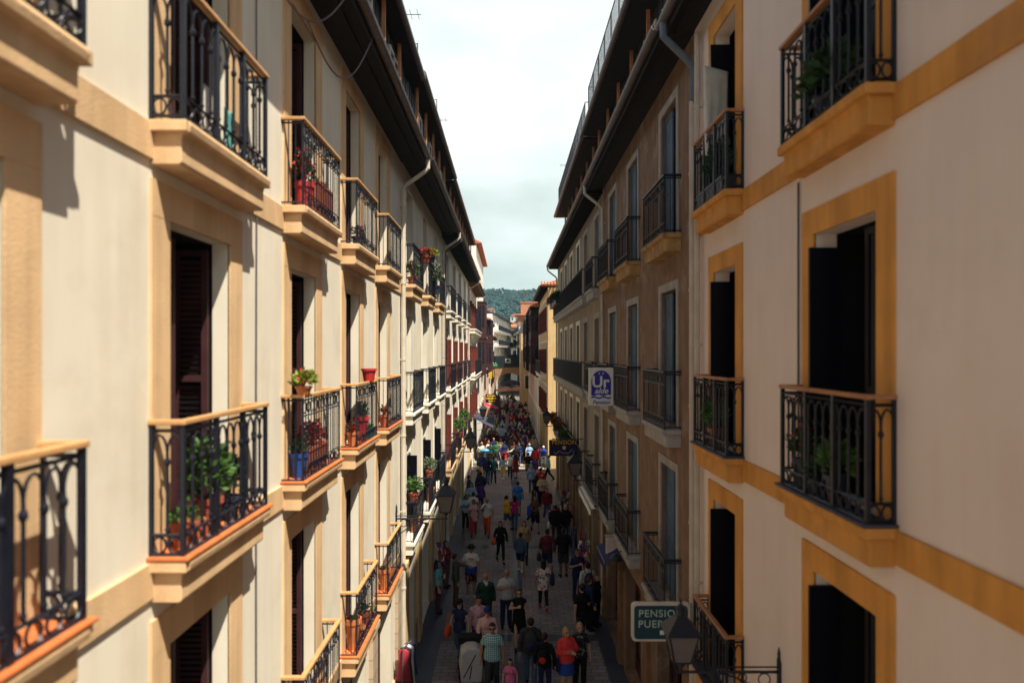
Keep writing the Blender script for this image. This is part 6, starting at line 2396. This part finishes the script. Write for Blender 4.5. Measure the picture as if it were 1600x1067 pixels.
# pushchair under a grey rain cover
x, y = gpt(737, 1068)
ps = empty('pushchair', (x - 0.02, y - 0.05, 0.012), 0.12)
tag(ps, 'pushchair under a pale grey cover in front of the man in the blue cap', 'pushchair')
q = MB()
q.prism([(-.26, .18), (.26, .18), (.30, .55), (.26, .95), (.12, 1.06), (-.12, 1.06), (-.26, .95), (-.30, .55)], -.34, .22)
bevel(obj('cover', q.mesh('cover', mat('pale grey cover cloth', (0.42, 0.41, 0.42), 0.7, var=0.1, bump=0.4, bscale=8), smooth=False), ps), .06, 3)
q = MB()
for a, c in (((-.20, -.345, .35), (.10, -.345, .9)), ((-.05, -.345, .3), (-.0, -.345, .62))):
    q.tube([a, c], .014, 5)
obj('zip', q.mesh('zip', cloth_m('black')), ps)
q = MB()
for sx in (-.28, .28):
    q.tube([(sx, -.3, .12), (sx, .1, .55), (sx, .36, 1.05)], .014, 6)
    q.tube([(sx, .3, .12), (sx, -.05, .6)], .014, 6)
q.tube([(-.28, .36, 1.05), (.28, .36, 1.05)], .018, 6)
q.box(-.30, .30, .10, .42, 1.0, 1.16)
obj('frame', q.mesh('frame', cloth_m('black')), ps)
for sx in (-.28, .28):
    for yy in (-.32, .32):
        q = MB()
        q.tube([(sx - .02, yy, .10), (sx + .02, yy, .10)], .10, 14)
        obj('wheel', q.mesh('wheel', iron), ps)

# --- the crowd further up the street
RC = random.Random(42)
NEARP = [(q.location.x, q.location.y) for q in col.objects if q.name.startswith('person')]
TOPS = ['white', 'navy', 'black', 'charcoal', 'grey', 'dark red', 'navy blue', 'slate', 'pale grey', 'deep teal', 'beige', 'red', 'light blue', 'dark green', 'purple', 'plum', 'cream', 'olive', 'brown']
BOTS = [('jeans', 'navy', 'jeans'), ('jeans', 'denim blue', 'jeans'), ('trousers', 'black', 'trousers'), ('shorts', 'beige', 'shorts'), ('trousers', 'charcoal', 'trousers')]
ZONES = [(31.5, 46, 'in the shaded street before the crossing', 14), (48.5, 58, 'beside the grey awning', 40), (58, 70, 'in the crowd past the grey awning', 46), (70, 86, 'past the yellow lettered sign', 46), (86, 110, 'near the far parasols', 40)]
POSES = [('walk', 'swing'), ('walk2', 'swing2'), ('stand', 'down'), ('walk', 'down'), ('stand', 'fold'), ('walk2', 'down')]
taken = []
for y0, y1, where, n in ZONES:
    combos = [(t, b_) for t in TOPS for b_ in BOTS]
    RC.shuffle(combos)
    dk = [c for c in combos if c[0] in ('navy', 'black', 'charcoal', 'dark red', 'purple', 'brown', 'deep teal', 'slate', 'navy blue', 'plum', 'olive', 'dark green')]
    combos = dk[:n * 3 // 5] + [c for c in combos if c not in dk[:n * 3 // 5]]
    combos = combos[:n]
    RC.shuffle(combos)
    i = 0
    tries = 0
    while i < n and tries < 4000:
        tries += 1
        y = RC.uniform(y0, y1)
        xr = 2.1 if y < 73 else (2.3 if y < 96 else 1.4)
        x = RC.uniform(-2.2, xr)
        if y < 47 and (-1.5 < x < 1.0 or any((x - q[0]) ** 2 + (y - q[1]) ** 2 < 1.0 for q in NEARP)):
            continue
        if 47 < y < 55 and -0.6 < x < 0.3 and RC.random() < .6:
            continue
        if any((x - a) ** 2 + (y - c) ** 2 < .38 for a, c in taken) or any((x - q[0]) ** 2 + (y - q[1]) ** 2 < .2 for q in NEARP):
            continue
        if -2.4 < x < -1.1 and 48.6 < y < 50.2:
            continue
        taken.append((x, y))
        t, b_ = combos[i]
        fem = RC.random() < .5
        lg, am = RC.choice(POSES)
        hk = RC.choice(['long', 'bob', 'tail']) if fem else 'short'
        person(f'person in a {t} top and {b_[1].replace(" blue", "")} {b_[2]} {where}', x, y, RC.uniform(1.58, 1.82), RC.choice([0, 0, 180, 180, 180, 90, 200, 20, 160]) + RC.uniform(-12, 12), fem, lg, am,
               (RC.choice(['tshirt', 'shirt', 'jacket']), t), (b_[0], b_[1]), (hk, RC.choice(['black', 'dark brown', 'brown', 'blond', 'grey', 'dark brown'])), RC.choice('llmmd'), fine=False, group='people in the crowd up the street', simple=True)
        i += 1
bpy.data.scenes.remove(TSC)

# ------------------------------------------------------------------ air between here and the hill
hz = MB()
hz.box(-430, 430, -12, 780, -1.5, 96)
hm = bpy.data.materials.new('blue haze')
hm.use_nodes = True
for n in list(hm.node_tree.nodes):
    if n.type == 'BSDF_PRINCIPLED':
        hm.node_tree.nodes.remove(n)
pv = hm.node_tree.nodes.new('ShaderNodeVolumePrincipled')
pv.inputs['Color'].default_value = (0.45, 0.75, 0.95, 1)
pv.inputs['Density'].default_value = 0.00022
hm.node_tree.links.new(pv.outputs['Volume'], [n for n in hm.node_tree.nodes if n.type == 'OUTPUT_MATERIAL'][0].inputs['Volume'])
tag(obj('haze', hz.mesh('haze', hm)), kind='stuff')
